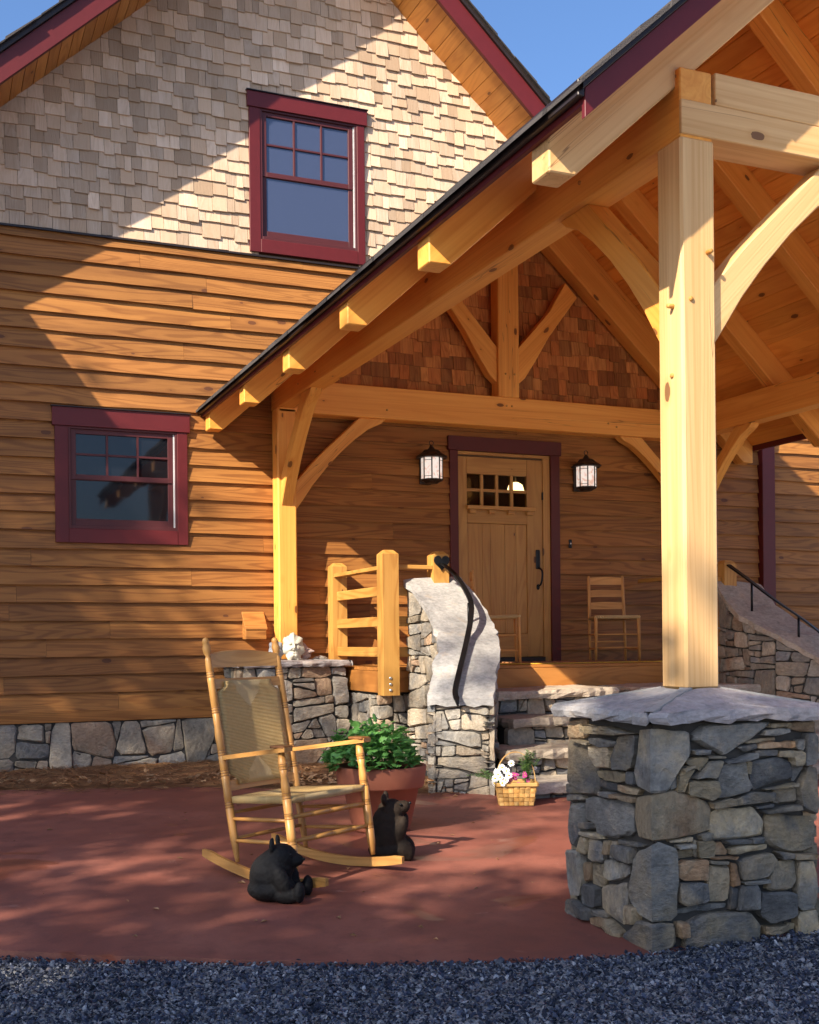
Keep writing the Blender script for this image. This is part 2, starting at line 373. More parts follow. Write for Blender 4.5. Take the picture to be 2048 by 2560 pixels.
def mk_leaf(name, a, b, trans=.3, rough=.5):
    m, nt, p = newmat(name); t0, t1, t2 = tints(nt); c = mix(nt, t0, a, b); L(nt, c, p.inputs['Base Color']); p.inputs['Roughness'].default_value = rough
    tl = N(nt, 'ShaderNodeBsdfTranslucent'); L(nt, c, tl.inputs[0]); mx = N(nt, 'ShaderNodeMixShader'); mx.inputs[0].default_value = trans
    L(nt, p.outputs[0], mx.inputs[1]); L(nt, tl.outputs[0], mx.inputs[2]); L(nt, mx.outputs[0], nt.nodes['Material Output'].inputs[0]); return m
M_['leaf'] = mk_leaf('mum_leaf', (.05, .17, .035), (.14, .34, .075), .25)
M_['fern'] = mk_leaf('sprig_leaf', (.05, .14, .05), (.20, .30, .06), .3)
M_['tree'] = mk_leaf('tree_leaf', (.035, .085, .018), (.09, .15, .03), .3)
def mk_rush():
    m, nt, p = newmat('woven_rush'); a = N(nt, 'ShaderNodeAttribute', attribute_name='gc'); s = N(nt, 'ShaderNodeSeparateXYZ'); L(nt, a.outputs['Vector'], s.inputs[0])
    u, v = s.outputs[0], s.outputs[1]              # centred panel coordinates in metres; z = half height minus half width
    au, av = math_(nt, 'ABSOLUTE', u), math_(nt, 'ABSOLUTE', v)
    zone = math_(nt, 'GREATER_THAN', math_(nt, 'SUBTRACT', av, s.outputs[2]), au)
    k = 2*math.pi/.0075
    su = math_(nt, 'SINE', math_(nt, 'MULTIPLY', u, k)); sv = math_(nt, 'SINE', math_(nt, 'MULTIPLY', v, k))
    h = math_(nt, 'ADD', math_(nt, 'MULTIPLY', su, zone), math_(nt, 'MULTIPLY', sv, math_(nt, 'SUBTRACT', 1.0, zone)))
    n = noise(nt, a.outputs['Vector'], 40, 4, .7); n2 = noise(nt, a.outputs['Vector'], 6, 3)
    c = mix(nt, n, (.58, .36, .115), (.78, .56, .25)); c = mix(nt, math_(nt, 'MULTIPLY', ramp(nt, n2, .5, .8), .5), c, (.30, .16, .05))
    c = mix(nt, math_(nt, 'MULTIPLY', zone, .35), c, (.80, .60, .30))  # vertical strands catch light differently; that shading is painted into the colour
    c = mix(nt, math_(nt, 'MULTIPLY', ramp(nt, h, .0, -1.0), .45), c, (.13, .06, .018)); L(nt, c, p.inputs['Base Color']); p.inputs['Roughness'].default_value = .6
    bump(nt, p, math_(nt, 'ADD', h, n), .8, .003); return m
M_['rush'] = mk_rush()

# ------------------------------------------------------------------ layout constants (metres)
W = 10.5                      # face of the house wall
XL, XR, XC = 3.03, 7.85, 5.44 # porch: outer faces of the plates, ridge
PITCH = .9
def gz(Y): return .03*(Y-4.0)
def project(X, Y, Z):
    d = X*Fv.x+Y*Fv.y; x = 2889*(X*Rv.x+Y*Rv.y)/d; y = -2889*(Z-EYE)/d
    return 1024+cr*x+sr*y, 1604-sr*x+cr*y
def inframe(X, Y, Z, m=30):
    a, b = project(X, Y, Z); return -m < a < 2048+m and -m < b < 2560+m

# ------------------------------------------------------------------ ground, gravel, patio, mulch
G = 900
tag(mesh('ground', [(-G, -G, -.09), (G, -G, -.09), (G, G, -.09), (-G, G, -.09)], [(0, 1, 2, 3)], M_['ground']), kind='structure')
edge = [(-14, 11.5), (-9, 9.6), (-5, 7.9), (-2.5, 6.65), (-.9, 5.75), (.276, 4.921), (.852, 4.584), (1.556, 4.219), (2.143, 4.003), (2.66, 3.885), (3.3, 3.90), (4.4, 3.93), (6, 3.98), (9, 4.05), (13, 4.1)]
edge = [tuple(p)[:2] for p in smoothpath([(x, y, 0) for x, y in edge], 5)]
edge = [(x, y+R.uniform(-.012, .012)) for x, y in edge]
back = [(13, 9.0), (8.6, 8.6), (7.9, 7.9), (7.4, 7.5), (5, 7.8), (4.3, 8.1), (3.7, 7.9), (3.45, 7.88), (2.826, 8.327), (2.016, 8.807), (1.384, 9.022), (.53, 9.245), (-1, 9.6), (-4, 10.2), (-14, 12)]
back2 = [tuple(p)[:2] for p in smoothpath([(x, y, 0) for x, y in back[7:]], 4)]
poly = edge+back[:7]+back2
n = len(poly)
V = [(x, y, gz(y)) for x, y in poly]+[(x, y, -.12) for x, y in poly]
tag(mesh('patio', V, [list(range(n))]+[(i, i+n, (i+1) % n+n, (i+1) % n) for i in range(n)], M_['patio'], org=(0, 0, 0)), kind='structure')
# gravel bed and loose gravel
V = [(x, y-.0, -.012) for x, y in edge]+[(15, 4.15, -.012), (15, 2.0, -.012), (-16, 2.0, -.012), (-16, 12, -.012)]
tag(mesh('gravel_drive', V, [list(range(len(V)))], M_['gbed'], org=(0, 0, 0)), kind='structure')
tag(mesh('bounce_ground', [(-16, -16, -.02), (30, -16, -.02), (30, 2.05, -.02), (-16, 2.05, -.02), (30, 16, -.02), (13.0, 16, -.02), (13.0, 2.05, -.02)], [(0, 1, 2, 3), (2, 4, 5, 6)], M_['bounce_pale'], org=(0, 0, -.02)), kind='structure')  # added out of view to bounce sunlight up into the porch
ex = np.array([p[0] for p in edge]); ey = np.array([p[1] for p in edge])
rng = np.random.default_rng(3)
cand = np.stack([rng.uniform(-1.0, 5.6, 140000), rng.uniform(2.7, 5.9, 140000)], 1)
yy = np.interp(cand[:, 0], ex, ey)
keep = cand[:, 1] < yy+rng.normal(0, .018, len(cand))
keep &= (cand[:, 0]/cand[:, 1] > -.02) & (cand[:, 0]/cand[:, 1] < 1.12)
keep &= ~((cand[:, 0] > 2.7) & (cand[:, 0] < 3.54) & (cand[:, 1] > 3.93))
cand = cand[keep][:84000]
bt = [(0, 0, 1), (.9, 0, .25), (.3, .85, .3), (-.75, .5, .2), (-.7, -.55, .3), (.35, -.9, .2), (0, 0, -.6)]
bf = [(0, 1, 2), (0, 2, 3), (0, 3, 4), (0, 4, 5), (0, 5, 1), (6, 2, 1), (6, 3, 2), (6, 4, 3), (6, 5, 4), (6, 1, 5)]
nb = len(bt); ng = len(cand); B = np.array(bt)[None]*rng.uniform(.7, 1.3, (ng, nb, 3))
an = rng.uniform(0, 6.28, ng); s = rng.lognormal(math.log(.0066), .33, ng); ca, sa = np.cos(an)[:, None], np.sin(an)[:, None]
asp = rng.uniform(.6, 1.3, ng)
VX = (B[:, :, 0]*ca*asp[:, None]-B[:, :, 1]*sa)*s[:, None]+cand[:, 0:1]; VY = (B[:, :, 0]*sa*asp[:, None]+B[:, :, 1]*ca)*s[:, None]+cand[:, 1:2]
tilt = rng.normal(0, .5, (ng, 2))
VZ = (B[:, :, 2]*.65+B[:, :, 0]*tilt[:, 0:1]+B[:, :, 1]*tilt[:, 1:2])*s[:, None]+rng.uniform(-.009, .006, ng)[:, None]
GV = np.stack([VX, VY, VZ], 2).reshape(-1, 3)
GF = (np.array(bf)[None]+(np.arange(ng)*nb)[:, None, None]).reshape(-1, 3).tolist()
GT = np.repeat(rng.random((ng, 3)), nb, axis=0)
tag(mesh('gravel', GV, GF, M_['gravel'], tint=GT, gvec=GV+np.repeat(rng.uniform(0, 50, (ng, 1)), nb, 0), org=(0, 0, 0)), 'crushed blue-grey gravel of the drive in front of the patio', 'gravel', kind='stuff')
# mulch bed
nx, ny = 70, 26; V = []; F = []
bx = np.array([p[0] for p in back2[::-1]]); by = np.array([p[1] for p in back2[::-1]])
for j in range(ny+1):
    for i in range(nx+1):
        x = -3+6.75*i/nx; y0 = float(np.interp(x, bx, by))-.03; y = y0+(10.62-y0)*j/ny
        V.append((x, y, gz(min(y, 9.3))-.018+(.035*math.sin(min(1, j/8)*1.57))+R.uniform(-.012, .012)))
for j in range(ny):
    for i in range(nx): a = j*(nx+1)+i; F.append((a, a+1, a+nx+2, a+nx+1))
tag(mesh('mulch_bed', V, F, M_['mulchm'], org=(0, 0, 0), smooth=True), kind='structure')
mb = MB()
for k in range(9000):
    x = R.uniform(-.2, 3.7); y0 = float(np.interp(x, bx, by)); y = y0-.02+(10.5-y0)*R.random()**1.1
    if R.random() < .05: y = y0-abs(R.gauss(0, .12))
    z = (gz(min(y, 9.3))+.02 if y > y0 else gz(y)+.003)+R.uniform(-.004, .018)*(1 if y > y0 else .2); a = R.uniform(0, math.pi); l = R.uniform(.02, .075); w = R.uniform(.0015, .004); e = R.uniform(-.25, .25)*(1 if y > y0 else .1)
    d = Vector((math.cos(a), math.sin(a), e))*l; q = Vector((-math.sin(a), math.cos(a), R.uniform(-.3, .3)))*w; c = Vector((x, y, z))
    mb.add([c-d-q, c+d-q*.6, c+d+q*.6, c-d+q], [(0, 1, 2, 3)])
tag(mb.build('pine_straw', M_['mulchm'], org=(0, 0, 0)), 'brown pine straw mulch lying along the house foundation', 'mulch', kind='stuff')
mb = MB()
for k in range(420):
    x = R.uniform(2.2, 3.62) if k < 330 else R.uniform(.3, 3); y0 = float(np.interp(x, bx, by)); y = y0+abs(R.gauss(0, .35))+.02
    if y > 9.7: continue
    z = gz(min(y, 9.3))+.03+R.uniform(0, .02); a = R.uniform(0, 6.28); s_ = R.uniform(.018, .042)
    u = Vector((math.cos(a), math.sin(a), R.uniform(-.5, .5)))*s_; q = Vector((-math.sin(a), math.cos(a), R.uniform(-.5, .5)))*s_*.55; c = Vector((x, y, z)); up = Vector((0, 0, R.uniform(0, .015)))
    mb.add([c-u, c-u*.3-q+up, c+u*.5-q*.8, c+u+up, c+u*.5+q*.8, c-u*.3+q+up], [(0, 1, 2, 3), (0, 3, 4, 5)])
tag(mb.build('fallen_leaves', M_['leafdead'], org=(0, 0, 0)), 'dry tan fallen leaves on the mulch behind the planter', 'leaves', kind='stuff')

mb = MB()
for k in range(170):
    x = R.uniform(.2, 5); y = R.uniform(4.3, 8.2)
    if y < float(np.interp(x, ex, ey))+.05: continue
    z = gz(y)+.004; a = R.uniform(0, 6.28); s_ = R.choice((.006, .008, .010, .016, .022)); u = Vector((math.cos(a), math.sin(a), .02))*s_; q = Vector((-math.sin(a), math.cos(a), 0))*s_*R.uniform(.15, .6); c = Vector((x, y, z)); up = Vector((0, 0, s_*R.uniform(.1, .5)))
    mb.add([c-u, c-q+up, c+u, c+q+up], [(0, 1, 2), (0, 2, 3)])
tag(mb.build('leaf_litter', M_['leafdead'], org=(0, 0, 0)), 'small scattered bits of dry leaf on the red patio', 'litter', kind='stuff')

# ------------------------------------------------------------------ stone work
def clip(poly, a, b, c):
    """keep a*x+b*y<=c"""
    out = []
    for i in range(len(poly)):
        p, q = poly[i], poly[(i+1) % len(poly)]; fp = a*p[0]+b*p[1]-c; fq = a*q[0]+b*q[1]-c
        if fp <= 0: out.append(p)
        if fp*fq < 0:
            t = fp/(fp-fq); out.append((p[0]+(q[0]-p[0])*t, p[1]+(q[1]-p[1])*t))
    return out
def parea(p): return .5*abs(sum(p[i][0]*p[(i+1) % len(p)][1]-p[(i+1) % len(p)][0]*p[i][1] for i in range(len(p))))
def cells(poly, target, rr, asp=1.35, slanted=.2):
    out = []; st = [(poly, target*rr.uniform(.45, 1.9))]
    while st:
        p, tg = st.pop(); A = parea(p)
        if A < 1e-5: continue
        xs = [q[0] for q in p]; ys = [q[1] for q in p]; w = max(xs)-min(xs); h = (max(ys)-min(ys))*asp
        if A < tg and max(w, h) < 2.6*math.sqrt(tg)+.05: out.append(p); continue
        r = rr.uniform(.34, .66) if rr.random() < .68 else rr.choice((rr.uniform(.16, .28), rr.uniform(.72, .84)))
        if w > h*rr.uniform(.8, 1.2):
            an = rr.gauss(0, slanted); a, b = math.cos(an), math.sin(an)
        else:
            an = rr.gauss(0, slanted*.6); a, b = math.sin(an), math.cos(an)
        ds = [a*q[0]+b*q[1] for q in p]; c = min(ds)+(max(ds)-min(ds))*r
        for q in (clip(p, a, b, c), clip(p, -a, -b, -c)):
            if len(q) >= 3: st.append((q, target*rr.choice((.12, .3, .6, 1, 1.5, 2.4, 3.0))*rr.uniform(.8, 1.2)))
    return out
def inset(p, g):
    if sum(p[i][0]*p[(i+1) % len(p)][1]-p[(i+1) % len(p)][0]*p[i][1] for i in range(len(p))) < 0: p = p[::-1]
    q = p
    for i in range(len(p)):
        a, b = p[i], p[(i+1) % len(p)]; dx, dy = b[0]-a[0], b[1]-a[1]; l = math.hypot(dx, dy)
        if l < 1e-6: continue
        nx_, ny_ = dy/l, -dx/l
        q = clip(q, nx_, ny_, nx_*a[0]+ny_*a[1]-g)
        if len(q) < 3: return []
    return q
class Path:
    def __init__(s, pts, side=1):
        s.p = [Vector((x, y, 0)) for x, y in pts]; s.u = [0]
        for i in range(len(pts)-1): s.u.append(s.u[-1]+(s.p[i+1]-s.p[i]).length)
        s.n = []
        for i in range(len(pts)-1):
            d = (s.p[i+1]-s.p[i]).normalized(); s.n.append(Vector((d.y, -d.x, 0))*side)
        s.folds = [s.u[i] for i in range(1, len(pts)-1) if s.n[i-1].dot(s.n[i]) < .6]
    def at(s, u, z, h):
        u0 = min(max(u, 0), s.u[-1])
        for i in range(len(s.n)):
            if u0 <= s.u[i+1]+1e-6: break
        p = s.p[i]+(s.p[i+1]-s.p[i]).normalized()*(u-s.u[i]); nn = s.n[i]
        if i+1 < len(s.n) and abs(u-s.u[i+1]) < 1e-4 and s.u[i+1] in s.folds: nn = s.n[i]+s.n[i+1]
        return p+nn*h+Vector((0, 0, z))
def stones(parent, path, polys, target, m, rr, gap=.009, depth=(.012, .045), asp=1.35, names='stone', slanted=.2, traced=False):
    for P in polys:
        for c in ([P] if traced else cells(P, target, rr, asp, slanted)):
            q = c if traced else inset(c, gap*rr.uniform(.5, 1.5)*.6)
            if len(q) < 3 or parea(q) < 2.5e-4: continue
            if traced and sum(q[i][0]*q[(i+1) % len(q)][1]-q[(i+1) % len(q)][0]*q[i][1] for i in range(len(q))) < 0: q = q[::-1]
            o = []
            for i in range(len(q)):                      # knock the corners off
                a, b, d = q[i-1], q[i], q[(i+1) % len(q)]; t = rr.uniform(.04, .2); t2 = rr.uniform(.04, .2)
                o.append((b[0]+(a[0]-b[0])*t, b[1]+(a[1]-b[1])*t)); o.append((b[0]+(d[0]-b[0])*t2, b[1]+(d[1]-b[1])*t2))
            q2 = []
            for i in range(len(o)):
                a, b = o[i], o[(i+1) % len(o)]; l = math.hypot(a[0]-b[0], a[1]-b[1]); q2.append(a)
                if l > .09:
                    for k in range(1, int(l/.07)+1):
                        t = k/(int(l/.07)+1); q2.append((a[0]+(b[0]-a[0])*t+rr.gauss(0, .0035), a[1]+(b[1]-a[1])*t+rr.gauss(0, .0035)))
            q = q2; cxx = sum(x for x, y in q)/len(q); cyy = sum(y for x, y in q)/len(q)
            fold = None
            for fu in path.folds:
                us = [x for x, y in q]
                if min(us) < fu-.004 and max(us) > fu+.004:
                    fold = fu
            if fold is not None:
                nq = []
                for i in range(len(q)):
                    a, b = q[i], q[(i+1) % len(q)]; nq.append(a)
                    if (a[0]-fold)*(b[0]-fold) < 0:
                        t = (fold-a[0])/(b[0]-a[0]); nq.append((fold, a[1]+(b[1]-a[1])*t))
                q = [(fold if abs(x-fold) < .004 else x, y) for x, y in nq]; cxx = fold
                ff = [y for x, y in q if x == fold]
                if ff: cyy = (min(ff)+max(ff))/2
            size = math.sqrt(parea(q)); d = rr.uniform(*depth); nn = len(q)
            bv = min(.015, size*.085)*rr.uniform(.5, 1.3); k2 = 1-min(.4, 1.6*bv/size); tl = 0 if fold is not None else min(1, .10/size); tx, ty = rr.gauss(0, .07)*tl, rr.gauss(0, .07)*tl; d = max(d, .012 if size > .12 else d)
            ph = [rr.uniform(0, 6.28) for _ in range(4)]; ka, kb, kc = rr.uniform(9, 20), rr.uniform(9, 22), rr.uniform(25, 45)
            def hf(x, y): return .0045*math.sin(ka*x+3*y+ph[0])+.0045*math.sin(kb*y-4*x+ph[1])+.0022*math.sin(kc*(x+y)+ph[2])+.0022*math.sin(kc*(x-y)+ph[3])
            V = []
            for x, y in q: V.append(path.at(x, y, -.06))
            for x, y in q: V.append(path.at(x, y, d-bv*rr.uniform(.5, 1.0)))
            for x, y in q:
                xx, yy_ = cxx+(x-cxx)*k2, cyy+(y-cyy)*k2; V.append(path.at(xx, yy_, d+hf(xx, yy_)+rr.gauss(0, .0015)+tx*(xx-cxx)+ty*(yy_-cyy)))
            for x, y in q:
                xx, yy_ = cxx+(x-cxx)*k2*.5, cyy+(y-cyy)*k2*.5; V.append(path.at(xx, yy_, d+.002+hf(xx, yy_)+rr.gauss(0, .001)+tx*(xx-cxx)+ty*(yy_-cyy)))
            V.append(path.at(cxx, cyy, d+.003+hf(cxx, cyy)))
            F = []
            for r_ in range(3):
                for i in range(nn): j = (i+1) % nn; F.append((r_*nn+i, r_*nn+j, (r_+1)*nn+j, (r_+1)*nn+i))
            for i in range(nn): F.append((3*nn+i, 3*nn+(i+1) % nn, 4*nn))
            so = mesh(names, V, F, m, parent, grain='XYZ'[rr.randrange(3)], smooth=True); so.data.set_sharp_from_angle(angle=rad(32))
def rough_slab(name, outline, top, thick, m, parent, rr, step=.06, jit=.012, inner=.5):
    """irregular flagstone: outline [(x,y)], top = function z(x,y)"""
    q = []
    for i in range(len(outline)):
        a, b = outline[i], outline[(i+1) % len(outline)]; l = math.hypot(b[0]-a[0], b[1]-a[1]); k = max(1, int(l/step))
        for t in range(k): f = t/k; q.append((a[0]+(b[0]-a[0])*f+rr.gauss(0, jit*.6), a[1]+(b[1]-a[1])*f+rr.gauss(0, jit*.6)))
    n = len(q); cx0 = sum(x for x, y in q)/n; cy0 = sum(y for x, y in q)/n
    def sc(p, d): 
        l = math.hypot(p[0]-cx0, p[1]-cy0); k = max(0, 1-d/l); return (cx0+(p[0]-cx0)*k, cy0+(p[1]-cy0)*k)
    V = []
    rings = [(.012+0*1, -1.0), (0.0, -.75), (-.006, -.4), (.012, -.0), (.06, .0)]
    for d, zf in rings:
        for p in q:
            x, y = sc(p, d+rr.gauss(0, jit*.35)*(d < .05)); V.append((x, y, top(x, y)+zf*thick*rr.uniform(.9, 1.1)+rr.gauss(0, .002)))
    V.append((cx0, cy0, top(cx0, cy0))); V.append((cx0, cy0, top(cx0, cy0)-thick))
    F = []
    for r_ in range(len(rings)-1):
        for i in range(n): j = (i+1) % n; F.append((r_*n+i, r_*n+j, (r_+1)*n+j, (r_+1)*n+i))
    b = (len(rings)-1)*n
    for i in range(n): F.append((b+i, b+(i+1) % n, len(V)-2)); F.append(((i+1) % n, i, len(V)-1))
    return mesh(name, V, F, m, parent)
def rect(u0, u1, z0, z1): return [(u0, z0), (u1, z0), (u1, z1), (u0, z1)]

# front pillar
px0, px1, py0, py1 = 2.70, 3.53, 3.905, 4.555
PILLAR = '0.1,88 15.1,90.4 15.6,81.8 0,80.5|16,87.8 34.7,87.9 55.5,86.4 45,85 16.4,84.1|0,79.5 19.8,78.8 25.7,69.4 26.3,63.6 24.8,57.6 13.7,56.6 0.8,60.8|7,80.6 20.5,80.3 20,78.9 8.5,79.8|21.9,82.3 43.7,82.4 43,81 38.5,79.5 22.5,79.7|21.8,78.9 37.5,79.1 38.1,70.9 27.8,70.3 22.4,74.9|44.3,84.3 56.4,85.5 55.4,78.8 52.2,71.2 39,70.3 39.1,74.2|27.8,68.8 49.7,69.6 50.3,66.5 34.3,64.8 28.4,66|51,70.1 55.6,70.2 55.8,65.7 51.1,65.6|27.7,64.8 42.1,64.2 41.8,61.3 27,61.5|42.7,64.1 58.1,63.9 55.7,61.2 42.7,61.4|27.6,59.5 37.5,60.1 37.5,57.5 26.9,57.8|38.4,59.9 55.1,60.1 54.4,57.9 38.8,57.8|0,60 8.1,59.7 13.7,57 0.7,55.8|0,55 13.7,55.9 14.4,54.1 0.6,52|1.3,50.9 13.7,52.5 14.9,44.4 12,38 7.6,32.1 1,32.9|15.8,56.1 52,57.3 53,44.2 33.9,41 24.5,40.6 23.2,44.5 15.7,46|14.2,44.3 21.9,45 22.1,42.5 14.6,41.8|13.4,40.5 27.3,41.1 29.9,39.3 20.4,38.5 13.4,39|12.7,37.7 17.6,37.8 17.5,30.7 10.4,31|18.3,37.5 29.2,38.1 29.1,29.3 18.8,27.9|30.6,38.6 35.2,38.6 35.1,33.6 30.4,32.8|36.5,39.2 39.7,39.4 39.7,37.2 36.4,36.7|40.4,40.9 60.1,41.5 57.7,40.1 50.4,39.3 40.4,39.1|38.4,38.1 51.6,38.8 51.5,32.5 37.7,32.6|0.9,29.8 11.8,31.2 12,26.4 13,18.7 11.5,11.7 2,10.2|12.5,26.1 18.8,26.8 18,19.6 13.7,18.1|19.5,26.9 29,28.2 30.9,22 28.2,18.2 19.3,18.4|30.4,31 49,31 48.3,27 36.2,22.3 30.9,23.5|13.7,17 24.1,17.8 24.2,8.7 14.2,8.5|26.8,18 45.2,23.3 46.3,15.7 44.2,5.4 28,8.4|2,8.2 12.8,7.4 19.8,7.4 19.7,1.8 1.1,1.2|20.5,7.2 32,8.1 31.9,5.6 21.1,4.7|21.1,3.6 33.3,5.5 43.5,2.4 43.5,0.3 21.8,1.2|47.5,14.6 54.9,14.7 54.8,8.4 47.4,6.8|59.2,87.7 65.5,88.8 81.4,87.1 81.9,77.8 76.7,72.6 70.8,63.7 66,63.6 57,65.8 55.9,71.6 58.4,78|54.5,60 72.5,64 79.1,62.1 92.4,57.2 93.1,46.7 77.2,44.4 64.9,44.3 56.6,44.1 53.7,50.6|56.5,37.8 66.5,43.2 75.5,39.8 75.2,13.8 71.9,11.7 65.4,12 57.3,13.1 49.4,17.8 52.8,33|46,2.3 56,9.8 66.2,10.9 73.5,9.8 73.8,0.9 62.9,-1.7 45.4,0.7|84.7,86 90.2,89.6 123.1,89.8 121.8,87.7 99.4,77 84.3,83.6|123.6,89 133.4,89 133,87.3 123.1,87.3|133.9,89 147.6,88.9 147.1,84.5 133.4,86.2|120.4,86.3 132.5,86.6 132.5,84.8 119.5,84.2|111.2,82.4 125.7,83.2 126.2,81.8 111.6,81|117.7,81.1 135.6,81.4 136,78.1 116.8,78.7|106.8,79.8 116,80.8 117.2,79 110.7,77.9|116.4,78 127.4,77.8 127,75.3 116.3,75.5|127.9,77.1 135.1,77.1 134.8,74.2 127.9,74.9|137.9,81.3 141.1,81.5 140.5,77.2 136.9,78.1|142,83.7 147.1,83.8 147.4,71.1 141.4,70.7|135.1,76.7 140.5,76.5 140.5,70.7 135,70.6|83.4,79.5 91,79.5 90.5,77.8 84.2,77.7|91.4,77 99.4,76.4 99.8,75.6 91.8,75.8|80.9,75.5 91.3,76.3 90.9,74.6 87.5,71.3 81.3,74.1|99.8,74.2 115.5,77.3 115.4,74.5 100.2,73.3|88.3,70.6 91.7,74.2 98.5,74.6 94.6,67.5 84.5,68|77.9,72.5 83.3,73.6 82.9,72.3 77.5,71.2|76.7,70.9 84.2,71.8 81.2,68.2 79.5,63.2 76.2,63.3|72.5,67.3 75.8,69.2 75.8,65.1 72.9,64.2|82,67.1 95.9,66.7 95.8,61.1 92.4,58.6 81.5,61.3|96.4,70.9 99.4,72.8 110.2,73.3 110.5,67.3 113.1,63.3 111.3,61.3 95.8,59.4 96.3,65.3|111,73.6 113.2,73.5 113.2,68.6 111,69|114.1,73.5 128.3,74.6 135,71.7 134.9,65.3 120.1,63.2 114.4,61.4 113.2,67.9|135.5,69.9 141.8,69.9 136.7,64.4 135.4,64.5|142.7,69.9 147.3,68.9 147.1,49.3 138.9,52.8 137.6,60.8 141.8,66.3|119.7,61.5 136.7,63.4 136.3,61.9 125.5,61.5|104.4,58.2 112.2,60.5 125,60.1 124.5,56.6 105.2,55.7|125.4,60.4 137.2,61.2 137.5,55.4 125.8,55.1|92.8,57.5 103.1,59 104.3,56.1 93.2,55|115.6,54.6 124.5,55.1 124,53.7 116.5,53.5|118.7,52.7 137.1,54.3 138,52.1 120.9,51.1|93.2,54.3 113.9,54.4 119.1,48.4 119,42.7 106.8,42.2 93.1,42.5|121.3,50.4 128.9,50.6 134.3,48.8 147.5,48.2 147.4,34.8 139.5,33.6 128.7,35.2 120.7,39|87.2,44.7 92.7,45.4 92.6,42.6 88,42.6|72.2,43.4 83.4,44.3 83,42.3 73.1,42.7|76.3,41.4 83.4,41.5 83.4,39.8 76.3,40|76.3,39 82.9,39.2 84.6,36.3 76.3,35.9|84.2,42.2 85.5,42.4 85.8,35.8 84.2,37|86.3,42 94.3,41.8 93.4,35.2 86.6,35.8|94.7,40.3 98.1,40.8 101.1,37 100.6,35.7 94.7,36.2|99.4,41.7 112.4,41.1 111.9,39.4 100.7,39.9|113.3,41.4 119,41.6 119,39.2 113.2,39.3|102.4,38.3 120.3,38.7 120.3,36.6 103.2,35.1|92.1,35.3 105.8,34.6 104.9,33.2 93,34.3|76.7,34.9 90.4,34.4 90.7,26.1 76.2,27.4|91.7,34 100.6,32.9 99.7,31.6 92.1,32.5|106.6,33.1 122.4,34.6 125.1,30.9 121,25.5 107.4,24.9|125.6,35.1 133.6,33.7 133.2,32 128.7,31.6|135,33.3 146.9,32.3 146.4,30.2 135,30.8|92.1,31.5 101.4,30.7 102.2,25 100.8,16.8 91.9,17.3 91.1,20.5|102.3,32 105.3,31.1 106.1,22.6 102.6,22.2|76.1,26 89,25.2 89.8,17.8 76.9,16.7|107.8,23.8 121,23.7 121.4,22.3 109.1,22.7|122.8,30.3 135,30.4 135.8,22.1 132.5,18.4 120.9,19.1 122.3,24|137.2,29.5 145.9,29.1 146.6,9.5 138.8,9.2 136.5,11.9|102.2,21.9 105.6,21.6 104.7,12.9 101.7,13.2|106.9,22.2 116.1,21.7 115.5,11.8 105.1,12.2|116.9,18.4 134.8,17.1 134.7,7.1 122.1,5.5 116,9.7|76,15 85.2,15.9 100.4,15.4 99.9,13.7 76.8,13.3|80.5,9.1 89.3,12.3 110.7,11.2 115.9,5.4 115.8,-1.7 112.3,-3.4 79.1,-0.7|75.1,10 79.3,9.9 79.2,4.4 75.5,4.5|119.4,4 131,3.9 131,1 119.8,0.4|131.9,3.8 135.1,3.4 135,-0.2 132.3,0.1|136,8 146.1,8.4 146,-1.3 135.9,-1|118,-1.5 130.9,-1.5 130,-3.6 118.4,-2.6'
PILLAR = [[tuple(float(k)/100 for k in v.split(',')) for v in p.split()] for p in PILLAR.split('|')]
def grow(p, g):
    c = (sum(x for x, y in p)/len(p), sum(y for x, y in p)/len(p)); o = []
    for x, y in p:
        l = math.hypot(x-c[0], y-c[1]); o.append((max(0, c[0]+(x-c[0])*(1+g/l)), c[1]+(y-c[1])*(1+g/l)))
    return o
PILLAR = [grow(p, .004) for p in PILLAR]
